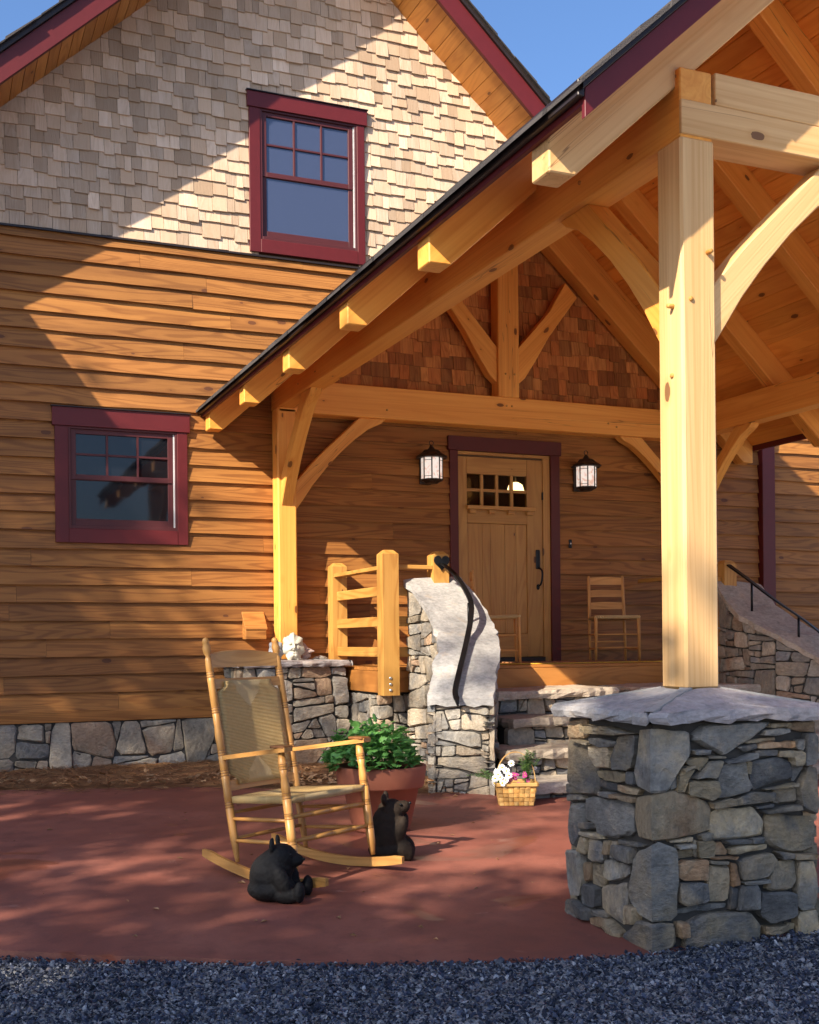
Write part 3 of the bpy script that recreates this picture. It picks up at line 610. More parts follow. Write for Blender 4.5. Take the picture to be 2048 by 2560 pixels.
def pillar(x0, x1, y0, y1, z0, z1, zp, post, label, group, seed, faces, target, m, traced=None):
    rr = random.Random(seed); t = thing('stone_pillar', ((x0+x1)/2, (y0+y1)/2, z0), label, 'pillar', group)
    box('core', x0+.012, x1-.012, y0+.012, y1-.012, z0-.1, z1, M_['mortar'], t, 0)
    pts = [(x0, y1), (x0, y0), (x1, y0), (x1, y1), (x0, y1)][:faces+1]
    pa = Path(pts, -1 if False else 1)
    # outward side: left face normal must be -x
    if pa.n[0].x > 0: pa = Path(pts, -1)
    if traced:
        stones(t, pa, traced, target, m, rr, depth=(.002, .042), traced=True)
        stones(t, pa, [rect(pa.u[2], pa.u[3], z0-.02, z1), rect(pa.u[3], pa.u[4], z0-.02, z1)], target, m, rr, depth=(.004, .03))
    else: stones(t, pa, [rect(0, pa.u[-1], z0-.02, z1)], target, m, rr, depth=(.004, .034))
    o = .065; a, b, c, d = x0-o, x1+o, y0-o, y1+o; pxa, pxb, pya, pyb = post
    def top(x, y):
        fx = min(1, (x-a)/(pxa-a) if x < pxa else ((b-x)/(b-pxb) if x > pxb else 1)); fy = min(1, (y-c)/(pya-c) if y < pya else ((d-y)/(d-pyb) if y > pyb else 1))
        return z1+.05+(zp-z1-.05)*max(0, min(fx, fy))
    g = .008
    sides = [[(a, c+g*2), (pxa, pya), (pxa, pyb), (a, d-g*2)], [(a+g*2, c), (b-g*2, c), (pxb, pya), (pxa, pya)], [(b, c+g*2), (b, d-g*2), (pxb, pyb), (pxb, pya)], [(a+g*2, d), (pxa, pyb), (pxb, pyb), (b-g*2, d)]]
    for sd_ in sides: rough_slab('cap_slab', sd_, top, .05, M_['cap'], t, rr, jit=.014)
    V = []; F = []
    for (ax, ay), (bx_, by_) in (((a+.02, c+.02), (pxa, pya)), ((b-.02, c+.02), (pxb, pya)), ((a+.02, d-.02), (pxa, pyb)), ((b-.02, d-.02), (pxb, pyb))):
        dx, dy = bx_-ax, by_-ay; l = math.hypot(dx, dy); q = Vector((-dy/l, dx/l, 0)); i0 = len(V); K = 8
        for k in range(K+1):
            w_ = .016+rr.uniform(-.004, .012); x, y = ax+dx*k/K, ay+dy*k/K; z = top(x, y)+.003; p = Vector((x, y, z)); V += [p-q*w_, p+q*w_, p-q*w_-Vector((0, 0, .03)), p+q*w_-Vector((0, 0, .03))]
        for k in range(K): s_ = i0+4*k; F += [(s_, s_+4, s_+5, s_+1), (s_, s_+2, s_+6, s_+4), (s_+1, s_+5, s_+7, s_+3)]
    mesh('cap_mortar', V, F, M_['capmortar'], t)
    return t
pillar(px0, px1, py0, py1, 0.0, .905, 1.037, (XL, XL+.18, 4.125, 4.305), 'square grey fieldstone pillar with flagstone cap under the front porch post, beside the gravel', 'stone pillars', 11, 4, .035, M_['pstone'], PILLAR)
# pier below the rear post
pillar(2.58, 3.485, 9.8, 10.46, .12, 1.035, 1.10, (XL, XL+.18, 10.27, 10.45), 'low tan fieldstone pier against the house wall, topped by carved leaf faces', 'stone pillars', 21, 3, .034, M_['stone'])
# house foundation
t = thing('stone_foundation', (.8, W, .1), 'low band of fieldstone foundation below the siding, along the mulch bed', 'foundation')
box('core', -3, 2.6, W-.02, W+.2, 0, .585, M_['mortar'], t, 0)
stones(t, Path([(-1.2, W-.022), (2.62, W-.022)], 1), [rect(0, 3.8, .06, .572)], .050, M_['stone'], random.Random(5), depth=(.008, .03), asp=1.2)
# porch foundation
t = thing('porch_foundation', (4.0, 9.6, .1), 'fieldstone base wall under the wooden porch deck, behind the leafy planter', 'foundation')
box('core', 3.60, 7.55, 9.18, W-.02, 0, .81, M_['mortar'], t, 0)
pa = Path([(3.585, 10.45), (3.585, 9.165), (4.0, 9.165)], 1)
if pa.n[0].x > 0: pa = Path([(3.585, 10.45), (3.585, 9.165), (4.0, 9.165)], -1)
stones(t, pa, [rect(0, pa.u[-1], .08, .80)], .030, M_['stone'], random.Random(9), depth=(.008, .035))

# stair cheek walls with sloping slabs (right one mirrors the left)
AX = 5.65
Lft = [(3.759, 9.05, 1.781), (3.82, 8.75, 1.56), (3.765, 8.4, 1.365), (3.69, 8.2, 1.25), (3.59, 8.05, 1.035), (3.488, 7.95, .832)]
Rgt = [(4.305, 9.05, 1.80), (4.368, 8.75, 1.565), (4.305, 8.4, 1.355), (4.21, 8.15, 1.22), (4.03, 7.85, 1.03), (3.871, 7.6, .82)]
def cheek(mir, label, seed):
    f = (lambda x: 2*AX-x) if mir else (lambda x: x)
    rr = random.Random(seed)
    t = thing('stair_wall', (f(3.9), 8.4, .1), label, 'stair wall', 'stone walls flanking the porch steps')
    A = [Vector((f(x), y, z)) for x, y, z in Lft]; Bq = [Vector((f(x), y, z)) for x, y, z in Rgt]
    Ls = smoothpath(A, 5); Rs = smoothpath(Bq, 5); n = len(Ls); th = .055; nw = 7
    # slab: worn pale stone
    V = []; F = []
    for k in range(n):
        a, b = Ls[k], Rs[k]; ja, jb = rr.gauss(0, .010), rr.gauss(0, .010)
        for lay in (0, 1):
            for i in range(nw+1):
                s_ = i/nw; p = a.lerp(b, s_); e = (b-a).normalized()
                if i == 0: p = p+e*ja
                if i == nw: p = p+e*jb
                wob = .008*math.sin(k*.45+s_*2)+rr.gauss(0, .0016)
                V.append((p.x, p.y, p.z+wob-(th*rr.uniform(.85, 1.15) if lay else (.006 if i in (0, nw) else 0))))
    w2 = 2*(nw+1)
    for k in range(n-1):
        for i in range(nw):
            a = k*w2+i; F.append((a, a+1, a+w2+1, a+w2)); a += nw+1; F.append((a, a+w2, a+w2+1, a+1))
        for i in (0, nw): a = k*w2+i; F.append((a, a+w2, a+w2+nw+1, a+nw+1))
    for k in (0, n-1):
        for i in range(nw): a = k*w2+i; F.append((a, a+1, a+nw+2, a+nw+1))
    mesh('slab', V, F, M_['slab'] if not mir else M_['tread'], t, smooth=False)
    # core and stones
    ins = .045
    Li = [a+(b-a).normalized()*ins for a, b in zip(Ls, Rs)]; Ri = [b-(b-a).normalized()*ins for a, b in zip(Ls, Rs)]
    k0 = n-1
    d = (Li[k0]-Li[k0-1]); d.z = 0; d = d.normalized()*-.05
    Li[k0] = Li[k0]+d; Ri[k0] = Ri[k0]+d
    V = []; F = []
    for a, b in zip(Li, Ri): V += [(a.x, a.y, 0), (b.x, b.y, 0), (a.x, a.y, a.z-th*.8), (b.x, b.y, b.z-th*.8)]
    cc = [(a+b)/2 for a, b in zip(Li, Ri)]
    for i in range(len(V)): c = cc[i//4]; V[i] = (c.x+(V[i][0]-c.x)*.95, c.y+(V[i][1]-c.y)*.95, V[i][2])
    for k in range(n-1): s_ = 4*k; F += [(s_, s_+4, s_+6, s_+2), (s_+1, s_+3, s_+7, s_+5), (s_+2, s_+6, s_+7, s_+3)]
    F += [(0, 2, 3, 1), (4*n-4, 4*n-3, 4*n-1, 4*n-2)]
    mesh('core', V, F, M_['mortar'], t)
    # faces wrap: outer side -> front end -> inner side
    outer = [(p.x, p.y) for p in Li]; inner = [(p.x, p.y) for p in Ri][::-1]
    pts = outer+inner; zt = [p.z-th for p in Li]+[p.z-th for p in Ri][::-1]
    pa = Path(pts, 1); c0 = Vector((cc[0].x, cc[0].y, 0))
    if pa.n[0].dot(pa.p[0]-c0) < 0: pa = Path(pts, -1)
    polys = []
    for a, b in ((0, n//2), (n//2, n-1), (n-1, n), (n, n+n//2), (n+n//2, 2*n-1)):
        q = [(pa.u[a], .06), (pa.u[b], .06)]+[(pa.u[i], zt[i]) for i in (b, (a+b)//2 if b-a > 1 else None, a) if i is not None]
        # convexify the top edge
        if len(q) == 5:
            (ux, uz), m1, (vx, vz) = q[2], q[3], q[4]; zl = uz+(vz-uz)*(m1[0]-ux)/(vx-ux); q[3] = (m1[0], max(zl-.01, m1[1]) if m1[1] > zl else zl)
        polys.append(q)
    stones(t, pa, polys, .024, M_['stone'], rr, depth=(.004, .03))
    return t
cheek(False, 'curved stone stair wall with a pale sunlit sloping slab and black handrail, behind the flower basket', 31)
cheek(True, 'sloping stone stair wall with shaded brown slab behind the front porch post', 32)

# steps
t = thing('stone_steps', (5.6, 8.2, .1), 'stone steps with rough slab treads rising to the porch deck', 'steps')
rr = random.Random(44)
for i, (yf, yb, zt, xa, xb) in enumerate(((8.45, 9.12, .836, 4.28, 7.0), (8.02, 8.62, .63, 4.24, 7.1), (7.65, 8.2, .43, 4.0, 7.35), (7.3, 7.82, .22, 3.98, 7.5))):
    cuts = [xa]+sorted(rr.uniform(xa+.6, xb-.6) for _ in range(2))+[xb]
    for a, b in zip(cuts, cuts[1:]):
        if b-a < .25: continue
        ph = rr.uniform(0, 6)
        rough_slab('tread', [(a+.008, yf+rr.uniform(-.03, .03)), (b-.008, yf+rr.uniform(-.03, .03)), (b-.008, yb), (a+.008, yb)], lambda x, y: zt+.006*math.sin(x*4+ph), .07, M_['tread'], t, rr, jit=.016)
    box('core', xa+.04, xb-.04, yf+.09, yb+.3, -.05, zt-.06, M_['mortar'], t, 0)
    lo = (.63, .43, .22, .09)[i]
    if i < 3: stones(t, Path([(xa, yf+.075), (xb, yf+.075)], 1), [rect(0, xb-xa, lo-.02, zt-.068)], .013, M_['stone'], rr, depth=(.0, .03), asp=2.1)
    else: stones(t, Path([(xa, yf+.075), (xb, yf+.075)], 1), [rect(0, xb-xa, .05, zt-.068)], .012, M_['stone'], rr, depth=(0, .02), asp=2)

# ------------------------------------------------------------------ house
house = thing('house', (3.4, W, 0), 'wooden house with cedar shingle gable, brown lap siding and dark red window trim', 'house')
HX = 3.38; HPK = 8.36
def hz(x): return HPK-.917*abs(x-HX)
box('wall', -3, 4.955, W, W+.2, 0.0, 4.9, M_['sheath'], house, 0)
box('wall', 5.925, 11, W, W+.2, 0.0, 4.9, M_['sheath'], house, 0)
box('wall', 4.955, 5.925, W, W+.2, 3.112, 4.9, M_['sheath'], house, 0)
box('wall', 4.955, 5.925, W, W+.2, 0, 1.08, M_['sheath'], house, 0)
mesh('gable_wall', *prism([(-.3, W, 4.9), (7.1, W, 4.9), (HX, W, hz(HX)+.1)], (0, .002, 0), (0, .2, 0)), M_['sheath'], house)
# room behind the door
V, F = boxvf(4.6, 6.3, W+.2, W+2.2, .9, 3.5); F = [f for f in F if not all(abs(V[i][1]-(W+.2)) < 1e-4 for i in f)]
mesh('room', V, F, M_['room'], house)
WIN = [(2.945, 3.906, 5.02, 6.24), (1.19, 2.142, 2.27, 3.165)]
EXPO = .158; z0 = .672
def roofx(z): return 2.36+(z-3.42)/PITCH
wall_l = thing('lap_siding', (2, W, z0), 'brown stained lap siding boards covering the lower house wall', 'siding')
k = 0
while z0+k*EXPO < 4.86:
    zb = z0+k*EXPO; zt = min(zb+EXPO+.018, 4.885); zm = zb+EXPO/2; k += 1
    spans = [(-1.6, 9.9)]
    if zm > 3.66: spans = [(-1.6, roofx(zm)+.12)]
    holes = [(a-.06, b+.06) for a, b, c, d in WIN if c-.08 < zm < d+.08]
    if zm < 3.22: holes.append((4.90, 6.06))
    if zm < 3.2: holes.append((8.70, 8.885))
    for a, b in holes:
        ns = []
        for s0, s1 in spans:
            if b <= s0 or a >= s1: ns.append((s0, s1)); continue
            if a > s0: ns.append((s0, a))
            if b < s1: ns.append((b, s1))
        spans = ns
    for s0, s1 in spans:
        x = s0
        while x < s1-.01:
            e = min(x+R.uniform(1.8, 4.6), s1)
            if s1-e < .5: e = s1
            j1, j2 = R.uniform(-.002, .002), R.uniform(-.003, .003)
            q = [(x, W-.042+j1, zb+j2), (x, W-.008, zb+.002), (x, W-.003, zt), (x, W-.011, zt)]
            K = max(2, int((e-x)/.22)); V = []; F = []; dzw = 0
            for i in range(K+1):
                xx = x+(e-x-.002)*i/K; dzw = .6*dzw+R.gauss(0, .0022); dyw = R.gauss(0, .0014)
                V += [(xx, a[1]+dyw*(a[2] < zm), a[2]+dzw*(a[2] < zm)) for a in q]
            for i in range(K):
                for c in range(4): F.append((4*i+c, 4*i+(c+1) % 4, 4*i+4+(c+1) % 4, 4*i+4+c))
            F += [(3, 2, 1, 0), tuple(4*K+c for c in range(4))]
            mesh('board', V, F, M_['siding'], wall_l, grain='X'); x = e
V, F = prism([(-1.6, W-.05, .575), (-1.6, W-.02, .575), (-1.6, W-.02, .682), (-1.6, W-.05, .665)], (0, 0, 0), (4.18, 0, 0), .004)
mesh('water_table', V, F, M_['siding'], house, tint=(.9, .8, .5)); 
box('drip_strip', -.3, 4.0, W-.045, W-.012, 4.855, 4.872, M_['drip'], house, 0)
# shingles
def shingle_vf(x0, x1, zb, zt, yb, yt, th, slope=0):
    return [(x0, yb, zb), (x1, yb, zb+slope), (x1, yb+th, zb+slope), (x0, yb+th, zb), (x0, yt, zt), (x1, yt, zt), (x1, yt+.004, zt), (x0, yt+.004, zt)], [(0, 1, 5, 4), (1, 2, 6, 5), (2, 3, 7, 6), (3, 0, 4, 7), (0, 3, 2, 1), (4, 5, 6, 7)]
def shingle_field(rows, xr, m, parent, keepf, expo, name, rr, wr=(.06, .19), stag=.032, ybase=W, holes=()):
    items = []
    for r_ in range(rows[1]):
        zb = rows[0]+r_*expo; a, b = xr(zb); x = a-rr.uniform(0, .12)
        st = 0
        while x < b:
            w_ = rr.choice((rr.uniform(wr[0], wr[1]), rr.uniform(.09, .15))); st = rr.choice((0, 0, 1, 1, .5)) if r_ > 0 else 0
            dz = -stag*st*rr.uniform(.6, 1.15)+rr.uniform(-.004, .004)
            xa, xb = x+.0018, x+w_-.0018
            for ha, hb, hc, hd_ in holes:
                if hc-.16 < zb < hd_ and xb > ha and xa < hb:
                    if xa < ha: xb = min(xb, ha)
                    elif xb > hb: xa = max(xa, hb)
                    else: xb = xa
            if xb-xa > .012 and keepf(x+w_/2, zb): items.append((xa, xb, zb+dz, zb+expo+.055, ybase-.026-rr.uniform(0, .009)-.006*st, ybase-.008-rr.uniform(0, .003), .013, rr.gauss(0, .0018)))
            x += w_
    def dist(i): return (Vector(((i[0]+i[1])/2, ybase, i[2]))-Vector((0, 0, EYE))).length+(0 if inframe((i[0]+i[1])/2, ybase, i[2]+.05, 0) else 100)
    items.sort(key=dist); mb = MB()
    for k, it in enumerate(items):
        V, F = shingle_vf(*it)
        if k < 290: mesh(name, V, F, m, parent, grain='Z')
        else: mb.add(V, F, grain=(2, 0, 1))
    if mb.V: tag(mb.build(name+'_field', m, parent), kind='stuff')
gw = thing('cedar_gable', (HX, W, 4.88), 'weathered cedar shingle gable above the lap siding, around the red upper window', 'shingle wall')
def gx(z):
    h = (HPK-z)/.917; return (max(HX-h-.1, .2), min(HX+h+.1, 6.2))
def gkeep(x, z):
    if z > hz(x)+.03: return False
    if z+.14 < 3.42+PITCH*(x-2.36)-.05 and x > 3: return False
    return True
shingle_field((4.878, 27), gx, M_['shingle'], gw, gkeep, .125, 'shingle', random.Random(2), holes=((2.925, 3.925, 4.95, 6.32),))

# windows
def window(name, x0, x1, z0, z1, head, cas, label, glassm):
    w = thing(name, ((x0+x1)/2, W, z0), label, 'window', 'red trimmed sash windows')
    cl, cr2, zb = cas; yo = W-.052
    c = box('head_casing', head[0], head[1], yo-.012, W-.01, head[2], head[3], M_['red'], w, .003)
    box('side_casing', cl, x0, yo, W-.01, zb, head[2], M_['red'], w, .003); box('side_casing', x1, cr2, yo, W-.01, zb, head[2], M_['red'], w, .003)
    box('sill_casing', x0, x1, yo-.003, W-.01, zb, z0, M_['red'], w, .003)
    box('drip_cap', head[0]-.008, head[1]+.008, yo-.026, W-.012, head[3]+.001, head[3]+.009, M_['drip'], w, 0)
    zm = (z0+z1)/2+.0; f = .045; g = .012
    # outer frame
    for a, b, c_, d in ((x0, x0+.02, z0, z1), (x1-.02, x1, z0, z1), (x0+.02, x1-.02, z1-.02, z1), (x0+.02, x1-.02, z0, z0+.03)): box('jamb', a, b, W-.046, W-.002, c_, d, M_['sash'], w, .002)
    box('track', x1-.034, x1-.0215, W-.034, W-.024, z0+.03, z1-.02, M_['track'], w, 0)
    for nm, za, zc, yf in (('upper_sash', zm-.015, z1-.02, W-.030), ('lower_sash', z0+.03, zm+.02, W-.020)):
        xa, xb = x0+.021, x1-.036
        s = box(nm, xa, xa+f, yf, W-.004, za, zc, M_['sash'], w, .002)
        box('stile', xb-f, xb, yf, W-.004, za, zc, M_['sash'], s, .002)
        box('rail', xa+f, xb-f, yf, W-.004, zc-.04, zc, M_['sash'], s, .002); box('rail', xa+f, xb-f, yf, W-.004, za, za+(.045 if nm == 'upper_sash' else .06), M_['sash'], s, .002)
        ga, gb, gc_, gd = xa+f, xb-f, za+(.045 if nm == 'upper_sash' else .06), zc-.04
        if nm == 'upper_sash':
            for i in range(3):
                for j in range(2):
                    mesh('pane', [(ga+(gb-ga)*i/3, W-.012, gc_+(gd-gc_)*j/2), (ga+(gb-ga)*(i+1)/3, W-.012, gc_+(gd-gc_)*j/2), (ga+(gb-ga)*(i+1)/3, W-.012, gc_+(gd-gc_)*(j+1)/2), (ga+(gb-ga)*i/3, W-.012, gc_+(gd-gc_)*(j+1)/2)], [(0, 1, 2, 3)], glassm, s)
            for i in (1, 2): box('muntin', ga+(gb-ga)*i/3-.009, ga+(gb-ga)*i/3+.009, yf+.003, W-.008, gc_, gd, M_['sash'], s, .001)
            box('muntin', ga, gb, yf+.005, W-.009, (gc_+gd)/2-.009, (gc_+gd)/2+.009, M_['sash'], s, .001)
        else: mesh('pane', [(ga, W-.012, gc_), (gb, W-.012, gc_), (gb, W-.012, gd), (ga, W-.012, gd)], [(0, 1, 2, 3)], glassm, s)
window('sash_window', *WIN[0], (2.82, 4.01, 6.24, 6.385), (2.84, 3.985, 4.895), 'dark red trimmed sash window high in the shingle gable', M_['screen'])
window('sash_window', *WIN[1], (1.054, 2.257, 3.165, 3.328), (1.075, 2.235, 2.145), 'dark red trimmed sash window in the brown siding beside the porch eave', M_['glass'])
box('corner_board', 8.705, 8.88, W-.10, W-.005, .5, 3.6, M_['red'], house, .004)

# main roof: soffit planks, fascia, roofing
YF = 9.9
def soff(x0, x1, name, m, off, th, y0, y1, parent, bev=.003):
    q = [(x0, y0, hz(x0)+off), (x1, y0, hz(x1)+off), (x1, y0, hz(x1)+off+th), (x0, y0, hz(x0)+off+th)]
    V, F = prism(q, (0, 0, 0), (0, y1-y0, 0), bev); return mesh(name, V, F, m, parent, grain='Y')
x = -.35
while x < 7.1:
    e = x+.098
    if not (x < HX < e): soff(x+.002, e-.002, 'soffit_plank', M_['soffit'], 0.0, .02, YF+.02, W+.03, house)
    x = e
for sgn in (-1, 1):
    xe = HX+sgn*3.64
    q = [(HX, YF, hz(HX)-.035), (xe, YF, hz(xe)-.035), (xe, YF, hz(xe)+.205), (HX, YF, hz(HX)+.205)]
    V, F = prism(q, (0, -.025, 0), (0, .02, 0), .003); mesh('rake_fascia', V, F, M_['red'], house, grain=(1, 0, -.917*sgn))
    q = [(HX, YF, hz(HX)+.208), (xe+sgn*.03, YF, hz(xe)+.18), (xe+sgn*.03, YF, hz(xe)+.235), (HX, YF, hz(HX)+.262)]
    V, F = prism(q, (0, -.05, 0), (0, .9, 0), .002); mesh('drip_edge', V, F, M_['drip'], house)
    k = 0; L0 = 0.0
    while L0 < 3.7:
        xa = xe+sgn*.06-sgn*L0; xb = xa-sgn*.24; zt = .262
        th = R.uniform(.014, .026)
        q = [(xa, YF, hz(xa)+zt), (xb, YF, hz(xb)+zt-.004), (xb, YF, hz(xb)+zt+.006), (xa, YF, hz(xa)+zt+th)]
        V, F = prism(q, (0, -.07-R.uniform(0, .018), 0), (0, 2.5, 0), 0); mesh('shingle_course', V, F, M_['roof'], house); L0 += .14
# ------------------------------------------------------------------ porch frame
porch = thing('entry_porch', (XC, 7.2, 0), 'timber frame gable porch roof with pegged posts, curved braces and exposed rafters', 'porch roof')
T = M_['timber']; FT = M_['fronttimber']
PB, PT = 3.42, 3.72
post_z0 = {0: 1.03, 1: 1.09}
def post(x0, y0, z0, z1): return box('post', x0, x0+.18, y0, y0+.18, z0, z1, FT if y0 < 5 else T, porch, .012, grain='Z')
front_post = post(XL, 4.125, 1.03, 3.425); post(XL, 10.27, 1.09, 3.42)
post(XR-.18, 4.125, .95, 3.425); post(XR-.18, 10.27, 1.0, 3.42)
for xa in (XL, XR-.18): box('plate_beam', xa, xa+.17, 4.128, 10.47, PB, PT, T, porch, .006, grain='Y')
# front tie: lower half laps over the post, upper half butts behind the plate
box('tie_beam', XL, XR, 4.118, 4.30, 3.43, 3.578, FT, porch, .004, grain='X', tint=(.4, .3, .5)); box('tie_beam', XL+.182, XR-.182, 4.120, 4.302, 3.580, 3.722, FT, porch, .004, grain='X', tint=(.5, .7, .5))
box('tie_beam', XL+.02, XR-.02, 10.27, 10.45, 3.385, 3.688, T, porch, .006, grain='X')
def rb(x):                                    # underside of a rafter at |distance| from the eave side
    xx = x if x <= XC else 2*XC-x; return 3.185+PITCH*(xx-2.523)
RD = .30                                      # plumb depth
def rafter(y0, y1, low=0.0, tail=True, nm='rafter', bev=.006):
    for mir in (False, True):
        f = (lambda x: 2*XC-x) if mir else (lambda x: x)
        xs = 2.40 if tail else 3.10
        q = [(xs, rb(2.523) if tail else rb(xs)-low), (2.523 if tail else xs+.01, rb(2.523) if tail else rb(xs+.01)-low), (XC-.002, rb(XC)-low), (XC-.002, rb(XC)+RD), (xs, rb(xs)+RD)]
        V, F = prism([(f(a), y0, b) for a, b in q], (0, 0, 0), (0, y1-y0, 0), bev)
        mesh(nm, V, F, FT if y0 < 4.5 else T, porch, grain=(1, 0, -PITCH if mir else PITCH))
YR = [4.16+1.2255*i for i in range(6)]
for i, y in enumerate(YR): rafter(y, y+.15)
rafter(10.262, 10.44, .13, False, 'principal_rafter')
box('ridge_beam', XC-.07, XC+.07, 4.2, 10.45, rb(XC)-.05, rb(XC)+.15, T, porch, .005, grain='Y')
box('king_post', 5.322, 5.556, 10.265, 10.43, 3.688, rb(XC)-.05, T, porch, .008, grain='Z')
box('king_post', 5.35, 5.53, 4.14, 4.30, 3.722, rb(XC)-.05, T, porch, .008, grain='Z')
def brace(p, dirv, t0, t1, tw, depth=.0, nm='brace'):
    """p: corner where post meets beam (underside); dirv: unit horizontal direction; curved underside"""
    q = []
    lo = [(0, -.905), (.075, -.80), (.17, -.66), (.30, -.50), (.45, -.34), (.60, -.205), (.74, -.10), (.86, -.045), (.915, .0)]
    up = [(.64, 0), (.5, -.135), (.35, -.275), (.2, -.42), (.08, -.55), (0, -.64)]
    d = Vector(dirv); q = [Vector(p)+d*a+Vector((0, 0, b)) for a, b in lo+up]
    V, F = prism(q, Vector(tw)*t0, Vector(tw)*t1, .006); mesh(nm, V, F, FT if (p[1] < 5 and abs(dirv[0]) > .5) else T, porch, grain=tuple(d+Vector((0, 0, 1))))
brace((XL+.04, 4.305, 3.42), (0, 1, 0), 0, .12, (1, 0, 0))
brace((XL+.18, 4.16, 3.43), (1, 0, 0), 0, .12, (0, 1, 0))
brace((XL+.03, 10.27, 3.42), (0, -1, 0), 0, .11, (1, 0, 0))
brace((XL+.18, 10.30, 3.385), (1, 0, 0), 0, .11, (0, 1, 0))
brace((XR-.18, 10.30, 3.385), (-1, 0, 0), 0, .11, (0, 1, 0))
brace((XR-.15, 10.27, 3.42), (0, -1, 0), 0, .11, (1, 0, 0))
brace((XR-.15, 4.305, 3.42), (0, 1, 0), 0, .12, (1, 0, 0)); brace((XR-.18, 4.16, 3.43), (-1, 0, 0), 0, .12, (0, 1, 0))
for mir in (False, True):                     # struts from the rear king post to the principals
    f = (lambda x: 2*XC-x) if mir else (lambda x: x)
    q = [(5.322, 3.83), (5.24, 3.90), (5.12, 4.08), (4.96, 4.34), (4.80, 4.55), (4.62, 4.78), (4.76, 4.92), (4.95, 4.60), (5.322, 4.19)]
    V, F = prism([(f(a), 10.30, b) for a, b in q], (0, 0, 0), (0, .11, 0), .005); mesh('brace', V, F, T, porch, grain=(1 if mir else -1, 0, 1))
pg = []
for x, y, z, n_ in ((3.075, 4.125, 2.72, 'y'), (3.165, 4.125, 2.93, 'y'), (XL, 4.19, 2.70, 'x'), (XL, 4.95, 3.52, 'x'), (XL, 9.62, 3.50, 'x'), (XL, 4.2, 2.40, 'x'), (5.40, 10.265, 3.92, 'y'), (5.50, 10.265, 3.92, 'y'), (5.41, 10.27, 3.60, 'y'), (5.47, 10.27, 3.60, 'y'), (4.12, 10.27, 3.47, 'y'), (6.6, 10.27, 3.5, 'y'), (6.7, 10.27, 3.47, 'y')):
    l = .03 if (x, z) in ((3.165, 2.93), (XL, 2.70)) else .008
    d = Vector((-1, 0, 0)) if n_ == 'x' else Vector((0, -1, 0)); p = Vector((x, y, z))
    lathe('peg', p-d*.02, p+d*l, [(0, .011), (.9, .011), (1, .009)], M_['rail'], porch, 8)
# roof deck: ceiling planks, fascias, roofing
def pz(x): return 3.185+PITCH*((x if x <= XC else 2*XC-x)-2.523)+RD
YA, YB = 3.86, W-.012
for mir in (False, True):
    f = (lambda x: 2*XC-x) if mir else (lambda x: x)
    x = 2.40
    while x < XC-.02:
        e = min(x+.118, XC); q = [(f(x+.0035), YA, pz(x)+.001), (f(e-.0035), YA, pz(e)+.001), (f(e-.0035), YA, pz(e)+.022), (f(x+.0035), YA, pz(x)+.022)]
        V, F = prism(q, (0, 0, 0), (0, YB-YA, 0), .004); mesh('ceiling_plank', V, F, M_['plank'], porch, grain='Y'); x = e
    def strip(nm, m, x0, x1, lo, hi, y0, y1, g='Y'):
        q = [(f(x0), y0, pz(x0)+lo), (f(x1), y0, pz(x1)+lo), (f(x1), y0, pz(x1)+hi), (f(x0), y0, pz(x0)+hi)]
        V, F = prism(q, (0, 0, 0), (0, y1-y0, 0), .002); return mesh(nm, V, F, m, porch, grain=g)
    # eave: red trim under a dark drip fascia
    V, F = boxvf(*sorted((f(2.372), f(2.397))), YA, YB, pz(2.4)-.055, pz(2.4)+.02, .002); mesh('eave_trim', V, F, M_['red'], porch, grain='Y')
    V, F = boxvf(*sorted((f(2.340), f(2.370))), YA-.03, YB, pz(2.4)-.030, pz(2.4)+.035, .003); mesh('drip_edge', V, F, M_['drip'], porch)
    # rake fascia
    g = (1, 0, -PITCH if mir else PITCH)
    strip('rake_fascia', M_['red'], 2.372, XC, -.085, .03, YA-.028, YA-.002, g)
    strip('rake_drip', M_['drip'], 2.35, XC, .032, .058, YA-.05, YA+.05, g)
    strip('roof_deck', M_['drip'], 2.37, XC, .024, .056, YA+.052, YB)
    L0 = 0.0; first = True
    while L0 < 3.12:
        xa = 2.318+L0; xb = xa+.24; y = YA-.075
        if first:                              # ragged tabs along the eave
            while y < YB:
                e = min(y+R.uniform(.14, .4), YB); dx = R.uniform(-.012, .012); th = R.uniform(.016, .032)
                q = [(f(xa+dx), y, pz(xa+dx)+.058), (f(xb), y, pz(xb)+.058), (f(xb), y, pz(xb)+.068), (f(xa+dx), y, pz(xa+dx)+.058+th)]
                V, F = prism(q, (0, 0, 0), (0, e-y-.003, 0), 0); mesh('roof_tab', V, F, M_['roof'], porch); y = e
        else:
            xb = min(xb, XC); th = R.uniform(.016, .030)
            if xb-xa > .03:
                q = [(f(xa), y, pz(xa)+.058), (f(xb), y, pz(xb)+.056), (f(xb), y, pz(xb)+.066), (f(xa), y, pz(xa)+.060+th)]
                V, F = prism(q, (0, -R.uniform(-.012, .016), 0), (0, YB-y, 0), 0); mesh('shingle_course', V, F, M_['roof'], porch)
        L0 += .14; first = False
# shingles inside the rear truss
pgw = thing('porch_gable', (XC, W, 3.7), 'red-brown cedar shingle infill behind the king post of the porch truss', 'shingle wall')
shingle_field((3.70, 18), lambda z: (2.9, 7.95), M_['pshingle'], pgw, lambda x, z: z < pz(x)-.05 and x > 2.95, .135, 'shingle', random.Random(14), wr=(.07, .2), stag=.034)

